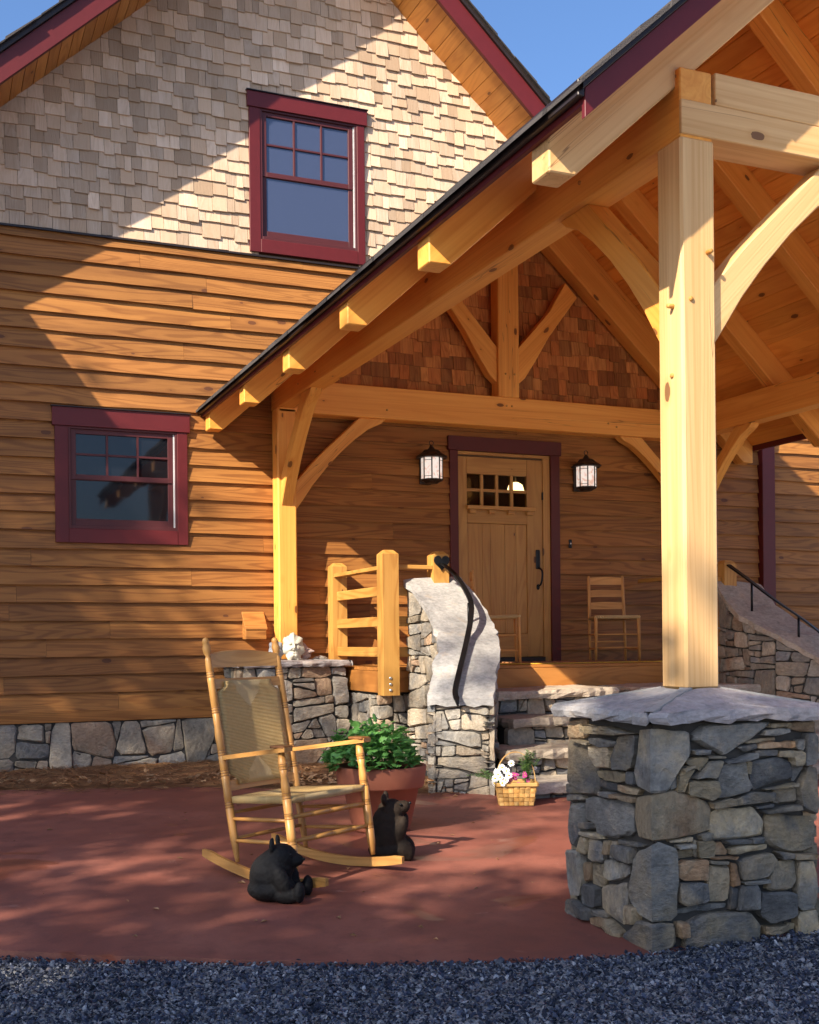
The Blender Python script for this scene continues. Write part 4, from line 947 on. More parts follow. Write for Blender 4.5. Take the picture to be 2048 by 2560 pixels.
# ------------------------------------------------------------------ deck and railing
deck = thing('porch_deck', (5.5, 9.8, 1.0), 'brown wooden porch deck in front of the entry door', 'deck')
y = 9.12
while y < W-.03:
    e = min(y+.138, W-.025); box('deck_board', 3.575, 7.58, y, e-.004, 1.002, 1.03, M_['deck'], deck, .003, grain='X'); y = e
box('rim_board', 3.55, 7.6, 9.095, 9.118, .818, 1.001, M_['deck'], deck, .003); box('rim_board', 3.55, 3.573, 9.119, W-.03, .818, 1.001, M_['deck'], deck, .003)
rl = thing('porch_railing', (3.8, 9.4, .8), 'short wooden porch railing with chamfered posts and bolts, beside the curved stair wall', 'railing', 'porch railings')
def rpost(x0, y0, z0, z1, parent, s_=.142):
    x1, y1 = x0+s_, y0+s_; c = .035; V = [(x0, y0, z0), (x1, y0, z0), (x1, y1, z0), (x0, y1, z0), (x0, y0, z1-c), (x1, y0, z1-c), (x1, y1, z1-c), (x0, y1, z1-c), (x0+c, y0+c, z1), (x1-c, y0+c, z1), (x1-c, y1-c, z1), (x0+c, y1-c, z1)]
    F = [(0, 1, 5, 4), (1, 2, 6, 5), (2, 3, 7, 6), (3, 0, 4, 7), (4, 5, 9, 8), (5, 6, 10, 9), (6, 7, 11, 10), (7, 4, 8, 11), (8, 9, 10, 11), (3, 2, 1, 0)]
    return mesh('post', V, F, M_['rail'], parent, grain='Z')
pB = rpost(3.54, 8.952, .80, 2.02, rl); rpost(3.56, 10.29, 1.03, 2.0, rl); rpost(4.02, 8.985, .815, 2.02, rl)
for z in (.845, .895, .945):
    lathe('bolt', (3.60, 8.955, z), (3.60, 8.944, z), [(0, .014), (.5, .014), (1, .009)], M_['steel'], pB, 10)
box('top_rail', 3.57, 3.66, 9.094, 10.29, 1.86, 1.895, M_['rail'], rl, .004); box('top_rail', 3.683, 4.02, 9.01, 9.09, 1.865, 1.90, M_['rail'], rl, .004)
for z in (1.12, 1.38, 1.64):
    box('rail', 3.60, 3.635, 9.094, 10.29, z, z+.085, M_['rail'], rl, .004); box('rail', 3.683, 4.02, 9.035, 9.07, z, z+.085, M_['rail'], rl, .004)
rl2 = thing('porch_railing', (7.2, 9.2, .8), 'wooden railing with cut rail end, between the front porch post and red corner board', 'railing', 'porch railings')
rpost(7.06, 8.99, .9, 2.0, rl2); box('top_rail', 6.98, 7.055, 9.03, 9.1, 1.80, 1.84, M_['rail'], rl2, .003); rpost(6.99, 9.30, 1.03, 2.02, rl2); box('top_rail', 7.03, 7.10, 9.445, 10.4, 1.85, 1.89, M_['rail'], rl2, .003)

# ------------------------------------------------------------------ handrails
def slabz(y): 
    ys = [p[1] for p in Lft][::-1]; zs = [(a[2]+b[2])/2 for a, b in zip(Lft, Rgt)][::-1]; return float(np.interp(y, ys, zs))
def railing_iron(mir, label, pts, sup):
    f = (lambda x: 2*AX-x) if mir else (lambda x: x)
    h = thing('iron_handrail', (f(4.0), 8.6, 1), label, 'handrail', 'iron handrails of the steps')
    P = smoothpath([(f(x), y, z) for x, y, z in pts], 5); n = len(P)
    V = []; F = []
    for i, p in enumerate(P):                 # flat bar
        d = (P[min(i+1, n-1)]-P[max(i-1, 0)]).normalized(); s_ = d.cross(Vector((0, 0, 1))).normalized(); u = s_.cross(d); k = 1.0 if i < n-6 else max(.12, (n-1-i)/6)
        for a, b in ((-1, -1), (1, -1), (1, 1), (-1, 1)): V.append(p+s_*a*.021*k+u*b*.008)
    for i in range(n-1):
        for k in range(4): F.append((4*i+k, 4*i+(k+1) % 4, 4*i+4+(k+1) % 4, 4*i+4+k))
    F += [(3, 2, 1, 0), (4*n-4, 4*n-3, 4*n-2, 4*n-1)]
    mesh('bar', V, F, M_['iron'], h)
    for (x, y, z0_, z1_) in sup: tube('bracket', [(f(x), y, z0_), (f(x), y, z1_)], .011, M_['iron'], h)
    return h
hr = railing_iron(False, 'curved black iron handrail with heart plate above the pale stair slab', [(4.09, 8.965, 1.91), (4.12, 8.86, 1.85), (4.15, 8.72, 1.735), (4.13, 8.5, 1.57), (4.03, 8.3, 1.42), (3.88, 8.08, 1.22), (3.74, 7.9, 1.03), (3.64, 7.77, .88), (3.62, 7.70, .82), (3.62, 7.68, .77)], [(4.10, 8.48, 1.38, 1.56), (3.80, 7.98, 1.05, 1.11)])
# heart shaped wall plate
hp = []
for i in range(28):
    a = 2*math.pi*i/28; hx = 16*math.sin(a)**3; hy = 13*math.cos(a)-5*math.cos(2*a)-2*math.cos(3*a)-math.cos(4*a); hp.append((4.091+hx*.0046, 8.985, 1.925+hy*.0046))
V, F = prism(hp, (0, -.012, 0), (0, 0, 0), .003); mesh('heart_plate', V, F, M_['iron'], hr)
railing_iron(True, 'straight black iron handrail on the shaded stair wall behind the front porch post', [(4.2, 8.98, 1.95), (4.2, 8.7, 1.80), (4.15, 8.4, 1.6), (4.02, 8.15, 1.40), (3.85, 7.85, 1.12), (3.72, 7.7, 1.0)], [(4.19, 8.66, 1.5, 1.78), (4.05, 8.2, 1.2, 1.44), (3.80, 7.8, .95, 1.08)])

# ------------------------------------------------------------------ entry door
door = thing('entry_door', (5.44, W, 1.08), 'knotty wood entry door with eight small panes, between two lanterns', 'door')
D = M_['door']; yd = W-.02
box('head_casing', 4.842, 6.134, W-.062, W-.01, 3.16, 3.302, M_['dred'], door, .003); box('side_casing', 4.862, 4.952, W-.052, W-.01, 1.032, 3.16, M_['dred'], door, .003); box('side_casing', 6.012, 6.116, W-.052, W-.01, 1.032, 3.16, M_['dred'], door, .003)
box('jamb', 5.928, 6.010, W-.030, W-.005, 1.032, 3.125, D, door, .002, grain='Z'); box('jamb', 4.953, 6.010, W-.030, W-.004, 3.127, 3.158, D, door, .002, grain='X')
box('threshold', 4.953, 5.926, W-.06, W, 1.032, 1.078, M_['dark'], door, .003)
box('stile', 4.958, 5.061, yd, yd+.045, 1.082, 3.108, D, door, .003, grain='Z'); box('stile', 5.745, 5.924, yd, yd+.045, 1.082, 3.108, D, door, .003, grain='Z')
box('top_rail', 5.062, 5.744, yd+.001, yd+.045, 2.936, 3.108, D, door, .003); box('mid_rail', 5.062, 5.744, yd+.001, yd+.045, 2.44, 2.616, D, door, .003); box('bottom_rail', 5.062, 5.744, yd+.001, yd+.045, 1.082, 1.322, D, door, .003)
for a, b in ((5.063, 5.232), (5.234, 5.325), (5.327, 5.49), (5.492, 5.62), (5.622, 5.743)): box('panel_plank', a, b, yd+.014, yd+.04, 1.324, 2.438, D, door, .003, grain='Z')
for i in range(1, 4): x = 5.062+.6825*i/4; box('muntin', x-.016, x+.016, yd+.004, yd+.04, 2.617, 2.935, D, door, .002, grain='Z')
box('muntin', 5.062, 5.744, yd+.006, yd+.038, 2.76, 2.79, D, door, .002)
for i in range(4):
    for a, b in ((2.617, 2.76), (2.79, 2.935)):
        x0_, x1_ = 5.062+.6825*i/4+(.016 if i else 0), 5.062+.6825*(i+1)/4-(.016 if i < 3 else 0); mesh('pane', [(x0_, yd+.02, a), (x1_, yd+.02, a), (x1_, yd+.02, b), (x0_, yd+.02, b)], [(0, 1, 2, 3)], M_['dglass'], door)
sh = box('dentil_shelf', 5.045, 5.815, yd-.055, yd-.001, 2.575, 2.613, D, door, .003)
for i in range(4): x = 5.075+i*.218; box('dentil', x, x+.07, yd-.04, yd-.001, 2.535, 2.574, D, sh, .003)
hd = box('escutcheon', 5.838, 5.89, yd-.014, yd+.001, 1.985, 2.185, M_['iron'], door, .012, grain='Z')
tube('grip', smoothpath([(5.864, yd-.012, 2.0), (5.878, yd-.06, 1.97), (5.878, yd-.07, 1.90), (5.866, yd-.06, 1.83), (5.864, yd-.012, 1.805)], 4), .010, M_['iron'], hd)
V, F = ico((5.864, yd-.006, 1.80), (.02, .008, .03), 2); mesh('lower_rose', V, F, M_['iron'], hd)
box('hinge', 5.915, 5.93, W-.036, W-.022, 2.70, 2.78, M_['iron'], door, .002)
bell = tag(box('door_bell', 6.225, 6.26, W-.05, W-.03, 2.21, 2.30, M_['iron'], None, .006), 'small black doorbell plate with white button on siding right of the door', 'doorbell')
lathe('button', (6.2425, W-.048, 2.257), (6.2425, W-.056, 2.257), [(0, .008), (1, .007)], M_['white'], bell, 8)
# pendant lamp inside
pl_ = thing('pendant_lamp', (6.0, 11.2, 2.88), 'glowing amber pendant lamp seen through the upper right door pane', 'lamp')
lathe('shade', (6.0, 11.2, 2.98), (6.0, 11.2, 2.885), [(0, .03), (.3, .075), (1, .095)], M_['pendant'], pl_, 16); tube('rod', [(6.0, 11.2, 2.97), (6.0, 11.2, 3.48)], .008, M_['dark'], pl_)

# lanterns
def lantern(cx0, label):
    cy0 = 10.3; t = thing('wall_lantern', (cx0, cy0, 2.8), label, 'lantern', 'wall lanterns beside the door')
    lathe('roof', (cx0, cy0, 3.035), (cx0, cy0, 3.165), [(0, .155), (.06, .165), (.16, .15), (.4, .10), (.62, .075), (.64, .04), (1, .012)], M_['dark'], t, 8, smooth=False)
    for i in range(12):
        pass
    pts = [(cx0+.022*math.cos(a), cy0, 3.185+.022*math.sin(a)) for a in np.linspace(0, 2*math.pi, 15)]; tube('ring', pts, .004, M_['dark'], t, 6)
    n_ = 8; r_ = .105; zb, zt = 2.825, 3.04
    for i in range(n_):
        a0, a1 = 2*math.pi*(i+.5)/n_, 2*math.pi*(i+1.5)/n_; p0 = Vector((cx0+r_*math.cos(a0), cy0+r_*math.sin(a0), 0)); p1 = Vector((cx0+r_*math.cos(a1), cy0+r_*math.sin(a1), 0))
        mesh('glass_panel', [(p0.x, p0.y, zb), (p1.x, p1.y, zb), (p1.x, p1.y, zt), (p0.x, p0.y, zt)], [(0, 1, 2, 3)], M_['lampglass'], t, grain='Z')
        tube('mullion', [(p0.x, p0.y, zb-.005), (p0.x, p0.y, zt)], .0065, M_['dark'], t, 6)
        if i % 2 == 0:
            for zz in (zb+.03, zt-.03): tube('glazing_bar', [(p0.x, p0.y, zz), (p1.x, p1.y, zz)], .003, M_['dark'], t, 5)
    lathe('base', (cx0, cy0, 2.79), (cx0, cy0, 2.83), [(0, .06), (.4, .085), (.7, .112), (1, .112)], M_['dark'], t, 8, smooth=False)
    ld = bpy.data.lights.new('lantern_bulb', 'POINT'); ld.energy = 30; ld.color = (1.0, .72, .42); ld.shadow_soft_size = .05
    lo_ = bpy.data.objects.new('bulb', ld); C.objects.link(lo_); lo_.parent = t; lo_.location = (0, 0, .13)
    box('back_plate', cx0-.06, cx0+.06, W-.055, W-.03, 2.80, 3.05, M_['dark'], t, .004); tube('arm', [(cx0, W-.05, 3.10), (cx0, cy0+.03, 3.115)], .014, M_['dark'], t)
lantern(4.595, 'octagonal dark lantern with cream art glass, on the railing side of the door')
lantern(6.345, 'octagonal dark lantern with cream art glass on the siding above the ladder back chair')

# vent box
vb = thing('vent_box', (2.83, W-.08, 1.28), 'small slanted wooden vent hood on the siding above the stone pier', 'vent hood')
V, F = prism([(2.735, W-.03, 1.285), (2.735, W-.15, 1.285), (2.735, W-.15, 1.372), (2.735, W-.03, 1.525)], (0, 0, 0), (.195, 0, 0), .003); mesh('hood', V, F, M_['siding'], vb, tint=(1.0, .2, .5))
V, F = prism([(2.728, W-.03, 1.527), (2.728, W-.158, 1.374), (2.728, W-.158, 1.390), (2.728, W-.03, 1.543)], (0, 0, 0), (.21, 0, 0), .002); mesh('lid', V, F, M_['siding'], vb, tint=(1.0, .5, .5))

# ------------------------------------------------------------------ rocking chair
def place(o, loc, yaw):
    o.location = loc; o.rotation_euler = (0, 0, yaw)
def rocking_chair():
    X0, Y0, yaw, wb, wf, Dp, h1, h2, l2, l, z0 = 1.811, 5.746, -1.03, .528, .61, .434, .551, 1.121, .083, .216, .159
    fw = Vector((math.cos(yaw), math.sin(yaw), 0)); rt = Vector((-fw.y, fw.x, 0)); O = Vector((X0, Y0, z0))
    t = thing('rocking_chair', (X0, Y0, gz(Y0)), 'honey-coloured wooden rocking chair with woven rush back and seat on the red patio', 'rocking chair')
    P = lambda u, v, w: O+rt*u+fw*v+Vector((0, 0, w))
    bk = lambda s, w: P(s*wb/2, -Dp/2-l*w/h2, w); fr = lambda s, w: P(s*wf/2, Dp/2-l2*w/h1, w)
    m = M_['chair']
    def ringy(base, marks, rg=.0022):
        pr = []
        for a, b in base: pr.append((a, b))
        out = list(base)
        for c in marks:
            for k in range(3):
                tt = c+k*.012; rb_ = float(np.interp(tt, [q[0] for q in base], [q[1] for q in base])); out += [(tt-.0035, rb_+.0006), (tt, rb_-rg), (tt+.0035, rb_+.0006)]
        return sorted(out)
    def rings(parent, p0, p1, base, marks):
        mb = MB(); d = p1-p0; ln = d.length
        for c in marks:
            for k in range(3):
                tt = c+k*.012*1.1/ln; r0 = float(np.interp(tt, [q[0] for q in base], [q[1] for q in base])); mb.add(*lathe_vf(p0+d*(tt-.0016/ln), p0+d*(tt+.0016/ln), [(0, r0*.6), (0, r0+.0005), (1, r0+.0005), (1, r0*.6)], 14))
        tag(mb.build('turned_rings', M_['chairdark'], parent, smooth=False), kind='stuff')
    for s in (-1, 1):
        pr = ringy([(0, .010), (.02, .013), (.06, .017), (.1, .021), (.3, .0215), (.52, .020), (.56, .023), (.6, .019), (.8, .0205), (.905, .017), (.915, .011), (.93, .020), (.955, .023), (.975, .016), (.98, .020), (.995, .015), (1, .006)], [.24, .47, .66, .82, .38])
        rings(lathe('back_post', bk(s, -.03), bk(s, h2), pr, m, t, 14), bk(s, -.03), bk(s, h2), [(0, .010), (.1, .021), (.3, .0215), (.52, .020), (.8, .0205), (.905, .017), (1, .015)], [.24, .38, .47, .66, .82])
        pr = ringy([(0, .012), (.05, .015), (.12, .022), (.3, .023), (.5, .0225), (.72, .022), (.80, .017), (.9, .023), (1, .017)], [.24, .45, .62, .86])
        rings(lathe('front_post', fr(s, -.035), fr(s, h1), pr, m, t, 14), fr(s, -.035), fr(s, h1), [(0, .012), (.12, .022), (.5, .0225), (.72, .022), (.8, .017), (.9, .023), (1, .017)], [.24, .45, .62, .86])
        # arm
        a, b = bk(s, .50), fr(s, h1+.012); d = (b-a); e = b+d.normalized()*.055
        q = []
        for tt, w_ in ((0, .014), (.5, .020), (.8, .026), (.93, .036), (1, .030)): q.append((a.lerp(e, tt), w_))
        V = []; F = []
        for p, w_ in q:
            for sx, sz in ((-1, -1), (1, -1), (1, 1), (-1, 1)): V.append(p+rt*sx*w_+Vector((0, 0, sz*.011)))
        for i in range(len(q)-1):
            for k in range(4): F.append((4*i+k, 4*i+(k+1) % 4, 4*i+4+(k+1) % 4, 4*i+4+k))
        F += [(3, 2, 1, 0), tuple(4*len(q)-4+k for k in range(4))]
        ar = mesh('arm', V, F, m, t, grain=tuple(d))
        V2, F2 = ico(b+d.normalized()*.0+Vector((0, 0, .004)), .001, 1)
        mesh('arm_end', *prism([b-fw*.045-rt*.038+Vector((0, 0, .010)), b+fw*.05-rt*.038+Vector((0, 0, .010)), b+fw*.05+rt*.038+Vector((0, 0, .010)), b-fw*.045+rt*.038+Vector((0, 0, .010))], (0, 0, 0), (0, 0, .014), .005), M_['chairdark'], ar)
        # rocker: arc touching the ground; tip rises
        V = []; F = []; K = 16
        u0 = lambda v: s*(wb/2+(wf-wb)/2*min(1, max(0, (v+Dp/2)/Dp)))
        gzv = gz(Y0)-z0
        for i in range(K+1):
            v = -.46+.88*i/K; zz = gzv+.34*(v-.02)**2*(.95 if v > 0 else 1.0); hh = .048 if 0 < i < K else .036
            c = P(u0(v), v, 0); base = gz(c.y)-gz(Y0)
            for du, dz in ((-.011, 0), (.011, 0), (.011, hh), (-.011, hh)): V.append(P(u0(v)+du, v, zz+base+dz))
        for i in range(K):
            for k in range(4): F.append((4*i+k, 4*i+(k+1) % 4, 4*i+4+(k+1) % 4, 4*i+4+k))
        F += [(3, 2, 1, 0), tuple(4*K+k for k in range(4))]
        mesh('rocker', V, F, m, t, grain=tuple(fw))
        # side stretchers
        for w_ in (.10, .21): lathe('stretcher', bk(s, w_-.02), fr(s, w_+.01), [(0, .008), (.3, .0105), (.7, .0105), (1, .008)], m, t, 10)
    for w_ in (.12, .235):
        lathe('stretcher', fr(-1, w_), fr(1, w_), ringy([(0, .008), (.2, .0125), (.5, .014), (.8, .0125), (1, .008)], [.25, .5, .75], .002), m, t, 12)
    for w_ in (.09, .22): lathe('stretcher', bk(-1, w_), bk(1, w_), [(0, .008), (.5, .011), (1, .008)], m, t, 10)
    # top slat, curved back
    def slat(w0, w1, arch, nm, mm, th=.011, bow=.025):
        V = []; F = []; K = 12
        for i in range(K+1):
            s = -1+2*i/K; up = arch*(1-s*s)
            a = bk(s*.96, w0)-fw*bow*(1-s*s); b = bk(s*.96, w1+up)-fw*bow*(1-s*s)
            V += [a-fw*th, a+fw*th, b+fw*th, b-fw*th]
        for i in range(K):
            for k in range(4): F.append((4*i+k, 4*i+(k+1) % 4, 4*i+4+(k+1) % 4, 4*i+4+k))
        F += [(3, 2, 1, 0), tuple(4*K+k for k in range(4))]
        return mesh(nm, V, F, mm, t, grain=tuple(rt))
    slat(.965, 1.035, .02, 'top_slat', m); slat(.855, .905, 0, 'back_rail', m); slat(.33, .38, 0, 'back_rail', m)
    # rush back panel (hourglass weave) and seat
    def panel(nm, fn, hu, hv, th, puff):
        V = []; Fq = []; Gc = []; A, B = 14, 18
        for side in (1, -1):
            for j in range(B+1):
                for i in range(A+1):
                    u, v = -1+2*i/A, -1+2*j/B; V.append(fn(u, v, side*(th+puff*(1-abs(u)**3)*(1-abs(v)**3)))); Gc.append((u*hu, v*hv, hv-hu*.62))
        o = (A+1)*(B+1)
        for j in range(B):
            for i in range(A):
                a = j*(A+1)+i; Fq.append((a, a+1, a+A+2, a+A+1)); Fq.append((o+a, o+a+A+1, o+a+A+2, o+a+1))
        rim = [i for i in range(A+1)]+[j*(A+1)+A for j in range(1, B+1)]+[B*(A+1)+i for i in range(A-1, -1, -1)]+[j*(A+1) for j in range(B-1, 0, -1)]
        for k in range(len(rim)): a, b = rim[k], rim[(k+1) % len(rim)]; Fq.append((a, o+a, o+b, b))
        return mesh(nm, V, Fq, M_['rush'], t, gvec=Gc, smooth=True)
    def fb(u, v, h):
        w_ = .355+(.893-.355)*(v+1)/2; c = bk(u*(.66 if v > .86 or v < -.86 else .87), w_)-fw*.022*(1-u*u); return c+fw*h
    panel('back_panel', fb, .23, .27, .012, .004)
    def fs(u, v, h):
        hw = (wb+(wf-wb)*(v+1)/2)/2*.985; w_ = .285+.035*(v+1)/2-.018*(1-u*u)*(1-v*v); vv = (-Dp/2-l*.285/h2)+(v+1)/2*(Dp+l*.285/h2-l2*.3/h1+.012); return P(u*hw, vv, w_+h)
    panel('seat', fs, .29, .23, .017, .003)
    return t
rocking_chair()

# ------------------------------------------------------------------ carved bears
def bear(loc, yaw, sc, label, m, up):
    o = Vector((loc[0], loc[1], gz(loc[1])-.004)); ca, sa = math.cos(yaw), math.sin(yaw)
    if not up:
        parts = [((-.01, 0, .13), (.118, .115, .135)), ((-.005, 0, .065), (.135, .13, .072)), ((.02, 0, .19), (.105, .105, .095)), ((.05, 0, .235), (.088, .088, .078)), ((.115, 0, .222), (.055, .046, .042)), ((.15, 0, .222), (.026, .032, .028)), ((.015, .062, .312), (.014, .022, .042), (.2, 0, 0)), ((.015, -.062, .312), (.014, .022, .042), (-.2, 0, 0)),
                 ((.10, .085, .045), (.085, .042, .045)), ((.175, .095, .065), (.03, .04, .058)), ((.10, -.085, .045), (.085, .042, .045)), ((.175, -.095, .065), (.03, .04, .058)), ((.075, .10, .13), (.045, .035, .085), (0, -.4, 0)), ((.075, -.10, .13), (.045, .035, .085), (0, -.4, 0))]
    else:
        parts = [((-.01, 0, .13), (.105, .10, .145)), ((0, 0, .05), (.115, .115, .06)), ((.0, 0, .215), (.088, .086, .075)), ((.015, 0, .268), (.075, .072, .064)), ((.072, 0, .282), (.05, .042, .038), (0, -.45, 0)), ((-.02, .058, .335), (.018, .026, .034)), ((-.02, -.058, .335), (.018, .026, .034)),
                 ((.065, .065, .16), (.036, .034, .09), (0, .3, 0)), ((.065, -.065, .16), (.036, .034, .09), (0, .3, 0)), ((.085, .065, .06), (.05, .04, .06)), ((.085, -.065, .06), (.05, .04, .06)), ((.115, -.065, .045), (.028, .034, .05)), ((.115, .065, .045), (.028, .034, .05))]
    V, F = blob([((p[0][0]*sc, p[0][1]*sc, p[0][2]*sc), tuple(k*sc for k in p[1]), *p[2:]) for p in parts], .0075*sc, 2)
    rr = random.Random(4)
    V = [(o.x+ca*x-sa*y+rr.gauss(0, .0009), o.y+sa*x+ca*y+rr.gauss(0, .0009), o.z+max(0, z)+rr.gauss(0, .0007)) for x, y, z in V]
    t = thing('carved_bear', o, label, 'bear carving', 'carved black bears on the patio')
    mesh('body', V, F, m, t, grain='Z', smooth=True)
    for s in (-1, 1):
        e = (.118, .05*s, .258) if not up else (.07, .045*s, .305); q = Vector((o.x+ca*e[0]*sc-sa*e[1]*sc, o.y+sa*e[0]*sc+ca*e[1]*sc, o.z+e[2]*sc))
        V2, F2 = ico(q, .008*sc, 2); mesh('eye', V2, F2, M_['iron'], t, smooth=True)
    n_ = (.176, 0, .228) if not up else (.118, 0, .308); q = Vector((o.x+ca*n_[0]*sc, o.y+sa*n_[0]*sc, o.z+n_[2]*sc)); V2, F2 = ico(q, (.010*sc, .013*sc, .009*sc), 2); mesh('nose', V2, F2, M_['iron'], t, smooth=True)
bear((1.515, 5.29), -.55, .86, 'squat charred black bear carving sitting in front of the rocking chair', M_['bear'], False)
bear((2.36, 5.92), -.45, 1.0, 'black bear carving with raised muzzle sitting between the planter and the rocker tip', M_['bear2'], True)

# ------------------------------------------------------------------ planter with chrysanthemum
pc = Vector((2.63, 6.72, gz(6.72)))
pt = thing('planter', pc, 'large terracotta planter pot behind the rocking chair', 'planter')
lathe('pot', pc, pc+Vector((0, 0, .40)), [(0, .175), (.03, .18), (.66, .238), (.665, .262), (.70, .270), (.97, .285), (1.0, .282), (1.0, .26), (.90, .25)], M_['terra'], pt, 40)
lathe('soil', pc+Vector((0, 0, .30)), pc+Vector((0, 0, .365)), [(0, .23), (1, .255)], M_['soil'], pt, 24)
mum = thing('leafy_plant', pc+Vector((0, 0, .36)), 'bushy bright green plant with lobed leaves filling the terracotta planter', 'plant')
mb = MB(); rr = random.Random(8)
def lobed(c, d, up, s_, mb, tint):
    d = d.normalized(); q = d.cross(up).normalized(); nrm = q.cross(d)
    out = [(0, 0), (.18, .10), (.22, .36), (.42, .22), (.50, .48), (.68, .22), (.82, .26), (1, 0), (.82, -.26), (.68, -.22), (.50, -.48), (.42, -.22), (.22, -.36), (.18, -.10)]
    V = [c+d*a*s_+q*b*s_-nrm*(.25*a*a+.25*abs(b))*s_ for a, b in out]; V.append(c+d*.45*s_-nrm*.03*s_); k = len(V)-1
    mb.add(V, [(i, (i+1) % k, k) for i in range(k)], tint=tint)
for i in range(850):
    th = rr.uniform(0, 6.283); r_ = math.sqrt(rr.random())*.27; lump = .04*math.sin(th*5+1)+.03*math.sin(th*9)
    h = (.27+lump)*math.sqrt(max(0, 1-(r_/.30)**2)); k = rr.uniform(.55, 1.03)
    p = pc+Vector((math.cos(th)*r_-.06, math.sin(th)*r_, .365+h*k+(-.03 if r_ > .22 else 0)))
    d = Vector((math.cos(th)*(.3+r_*2.4), math.sin(th)*(.3+r_*2.4), rr.uniform(-.25, .75)))+Vector((rr.gauss(0, .5), rr.gauss(0, .5), rr.gauss(0, .3)))
    lobed(p, d, Vector((rr.gauss(0, .3), rr.gauss(0, .3), 1)), rr.uniform(.042, .075), mb, (rr.random()*.6+.4*k, rr.random(), 0))
tag(mb.build('leaves', M_['leaf'], mum), kind='stuff')
for i in range(26):
    th = rr.uniform(0, 6.283); r_ = rr.uniform(.05, .24); tube('stem', [pc+Vector((math.cos(th)*r_*.5, math.sin(th)*r_*.5, .36)), pc+Vector((math.cos(th)*r_-.04, math.sin(th)*r_, .56-r_*.4))], .004, M_['fern'], mum, 5)

# ------------------------------------------------------------------ basket of flowers
bc = Vector((3.845, 7.22, gz(7.22)))
bt_ = thing('basket', bc, 'woven split-wood basket with hoop handle at the foot of the steps', 'basket')
by_ = -.42; bca, bsa = math.cos(by_), math.sin(by_)
def BP(u, v, z): return (bc.x+bca*u-bsa*v, bc.y+bsa*u+bca*v, bc.z+z)
hw0, hw1, hd0, hd1, hh = .118, .142, .088, .108, .15
mbw = MB(); rows = 5
for side in range(4):
    ncol = 7 if side % 2 == 0 else 5
    for r_ in range(rows):
        for c_ in range(ncol):
            za, zb = hh*r_/rows, hh*(r_+1)/rows
            def pt2(s_, z, o_):
                k = z/hh; a, b = hw0+(hw1-hw0)*k, hd0+(hd1-hd0)*k
                if side == 0: return BP(-a+2*a*s_, -b-o_, z)
                if side == 1: return BP(a+o_, -b+2*b*s_, z)
                if side == 2: return BP(a-2*a*s_, b+o_, z)
                return BP(-a-o_, b-2*b*s_, z)
            o_ = .006 if (r_+c_) % 2 else 0.001; s0, s1 = c_/ncol, (c_+1)/ncol; e = .004
            q = [pt2(s0, za+.001, -.003), pt2(s1, za+.001, -.003), pt2(s1, zb-.001, -.003), pt2(s0, zb-.001, -.003), pt2(s0+.015, za+.002, o_*.5), pt2((s0+s1)/2, za+.002, o_), pt2(s1-.015, za+.002, o_*.5), pt2(s1-.015, zb-.002, o_*.5), pt2((s0+s1)/2, zb-.002, o_), pt2(s0+.015, zb-.002, o_*.5)]
            mbw.add(q, [(4, 5, 8, 9), (5, 6, 7, 8), (0, 1, 6, 5, 4), (1, 2, 7, 6), (2, 3, 9, 8, 7), (3, 0, 4, 9)])
tag(mbw.build('weave', M_['basket'], bt_), kind='stuff')
for (a0, b0), (a1, b1) in (((-1, -1), (1, -1)), ((1, -1), (1, 1)), ((1, 1), (-1, 1)), ((-1, 1), (-1, -1))):
    p0, p1 = Vector(BP(a0*(hw1+.004), b0*(hd1+.004), hh)), Vector(BP(a1*(hw1+.004), b1*(hd1+.004), hh)); d = (p1-p0).normalized(); q = d.cross(Vector((0, 0, 1)))*.008
    V, F = prism([p0-q, p0+q, p0+q+Vector((0, 0, .026)), p0-q+Vector((0, 0, .026))], -d*.008+Vector((0, 0, -.013)), (p1-p0)+d*.008+Vector((0, 0, -.013)), .003); mesh('rim', V, F, M_['basket'], bt_, grain=tuple(d), tint=(.5, .3, 0))
mesh('bottom', [BP(-hw0, -hd0, .004), BP(hw0, -hd0, .004), BP(hw0, hd0, .004), BP(-hw0, hd0, .004)], [(0, 1, 2, 3)], M_['basket'], bt_)
V = []; F = []; K = 22
for i in range(K+1):
    a = math.pi*i/K; r1 = hw1-.006; u = -math.cos(a)*r1*(1 if True else 1); z = hh-.03+math.sin(a)**.8*.245
    nx_, nz_ = -math.cos(a), math.sin(a)
    for dv, dr in ((-.014, 0), (.014, 0), (.014, .006), (-.014, .006)): V.append(BP(u+nx_*dr, dv, z+nz_*dr))
for i in range(K):
    for k in range(4): F.append((4*i+k, 4*i+(k+1) % 4, 4*i+4+(k+1) % 4, 4*i+4+k))
mesh('handle', V, F, M_['basket'], bt_, tint=(.7, 1, 0))
def flower(c, nrm, r_, mp, parent, np_=11, cup=.15):
    nrm = nrm.normalized(); a = nrm.orthogonal().normalized(); b = nrm.cross(a); mb = MB(); tn = (R.random(), R.random(), 0)
    for i in range(np_):
        an_ = 6.283*i/np_+R.uniform(-.1, .1); d = a*math.cos(an_)+b*math.sin(an_); q = nrm.cross(d); w_ = r_*2.4/np_; ll = r_*R.uniform(.9, 1.08)
        mb.add([c+d*r_*.15, c+d*ll*.6-q*w_+nrm*r_*cup, c+d*ll+nrm*r_*cup*R.uniform(-.5, 1.2), c+d*ll*.6+q*w_+nrm*r_*cup], [(0, 1, 2, 3)], tint=tn)
    f_ = mb.build('flower', mp, parent); V, F = ico(c+nrm*r_*.08, (r_*.26,)*3, 1); mesh('eye', V, F, M_['yellow'], f_); return f_
toCam = (Vector((0, 0, 1.25))-bc).normalized()
wd = thing('daisy_bunch', BP(-.10, -.09, .16), 'white daisies with yellow eyes spilling over the basket rim', 'flowers')
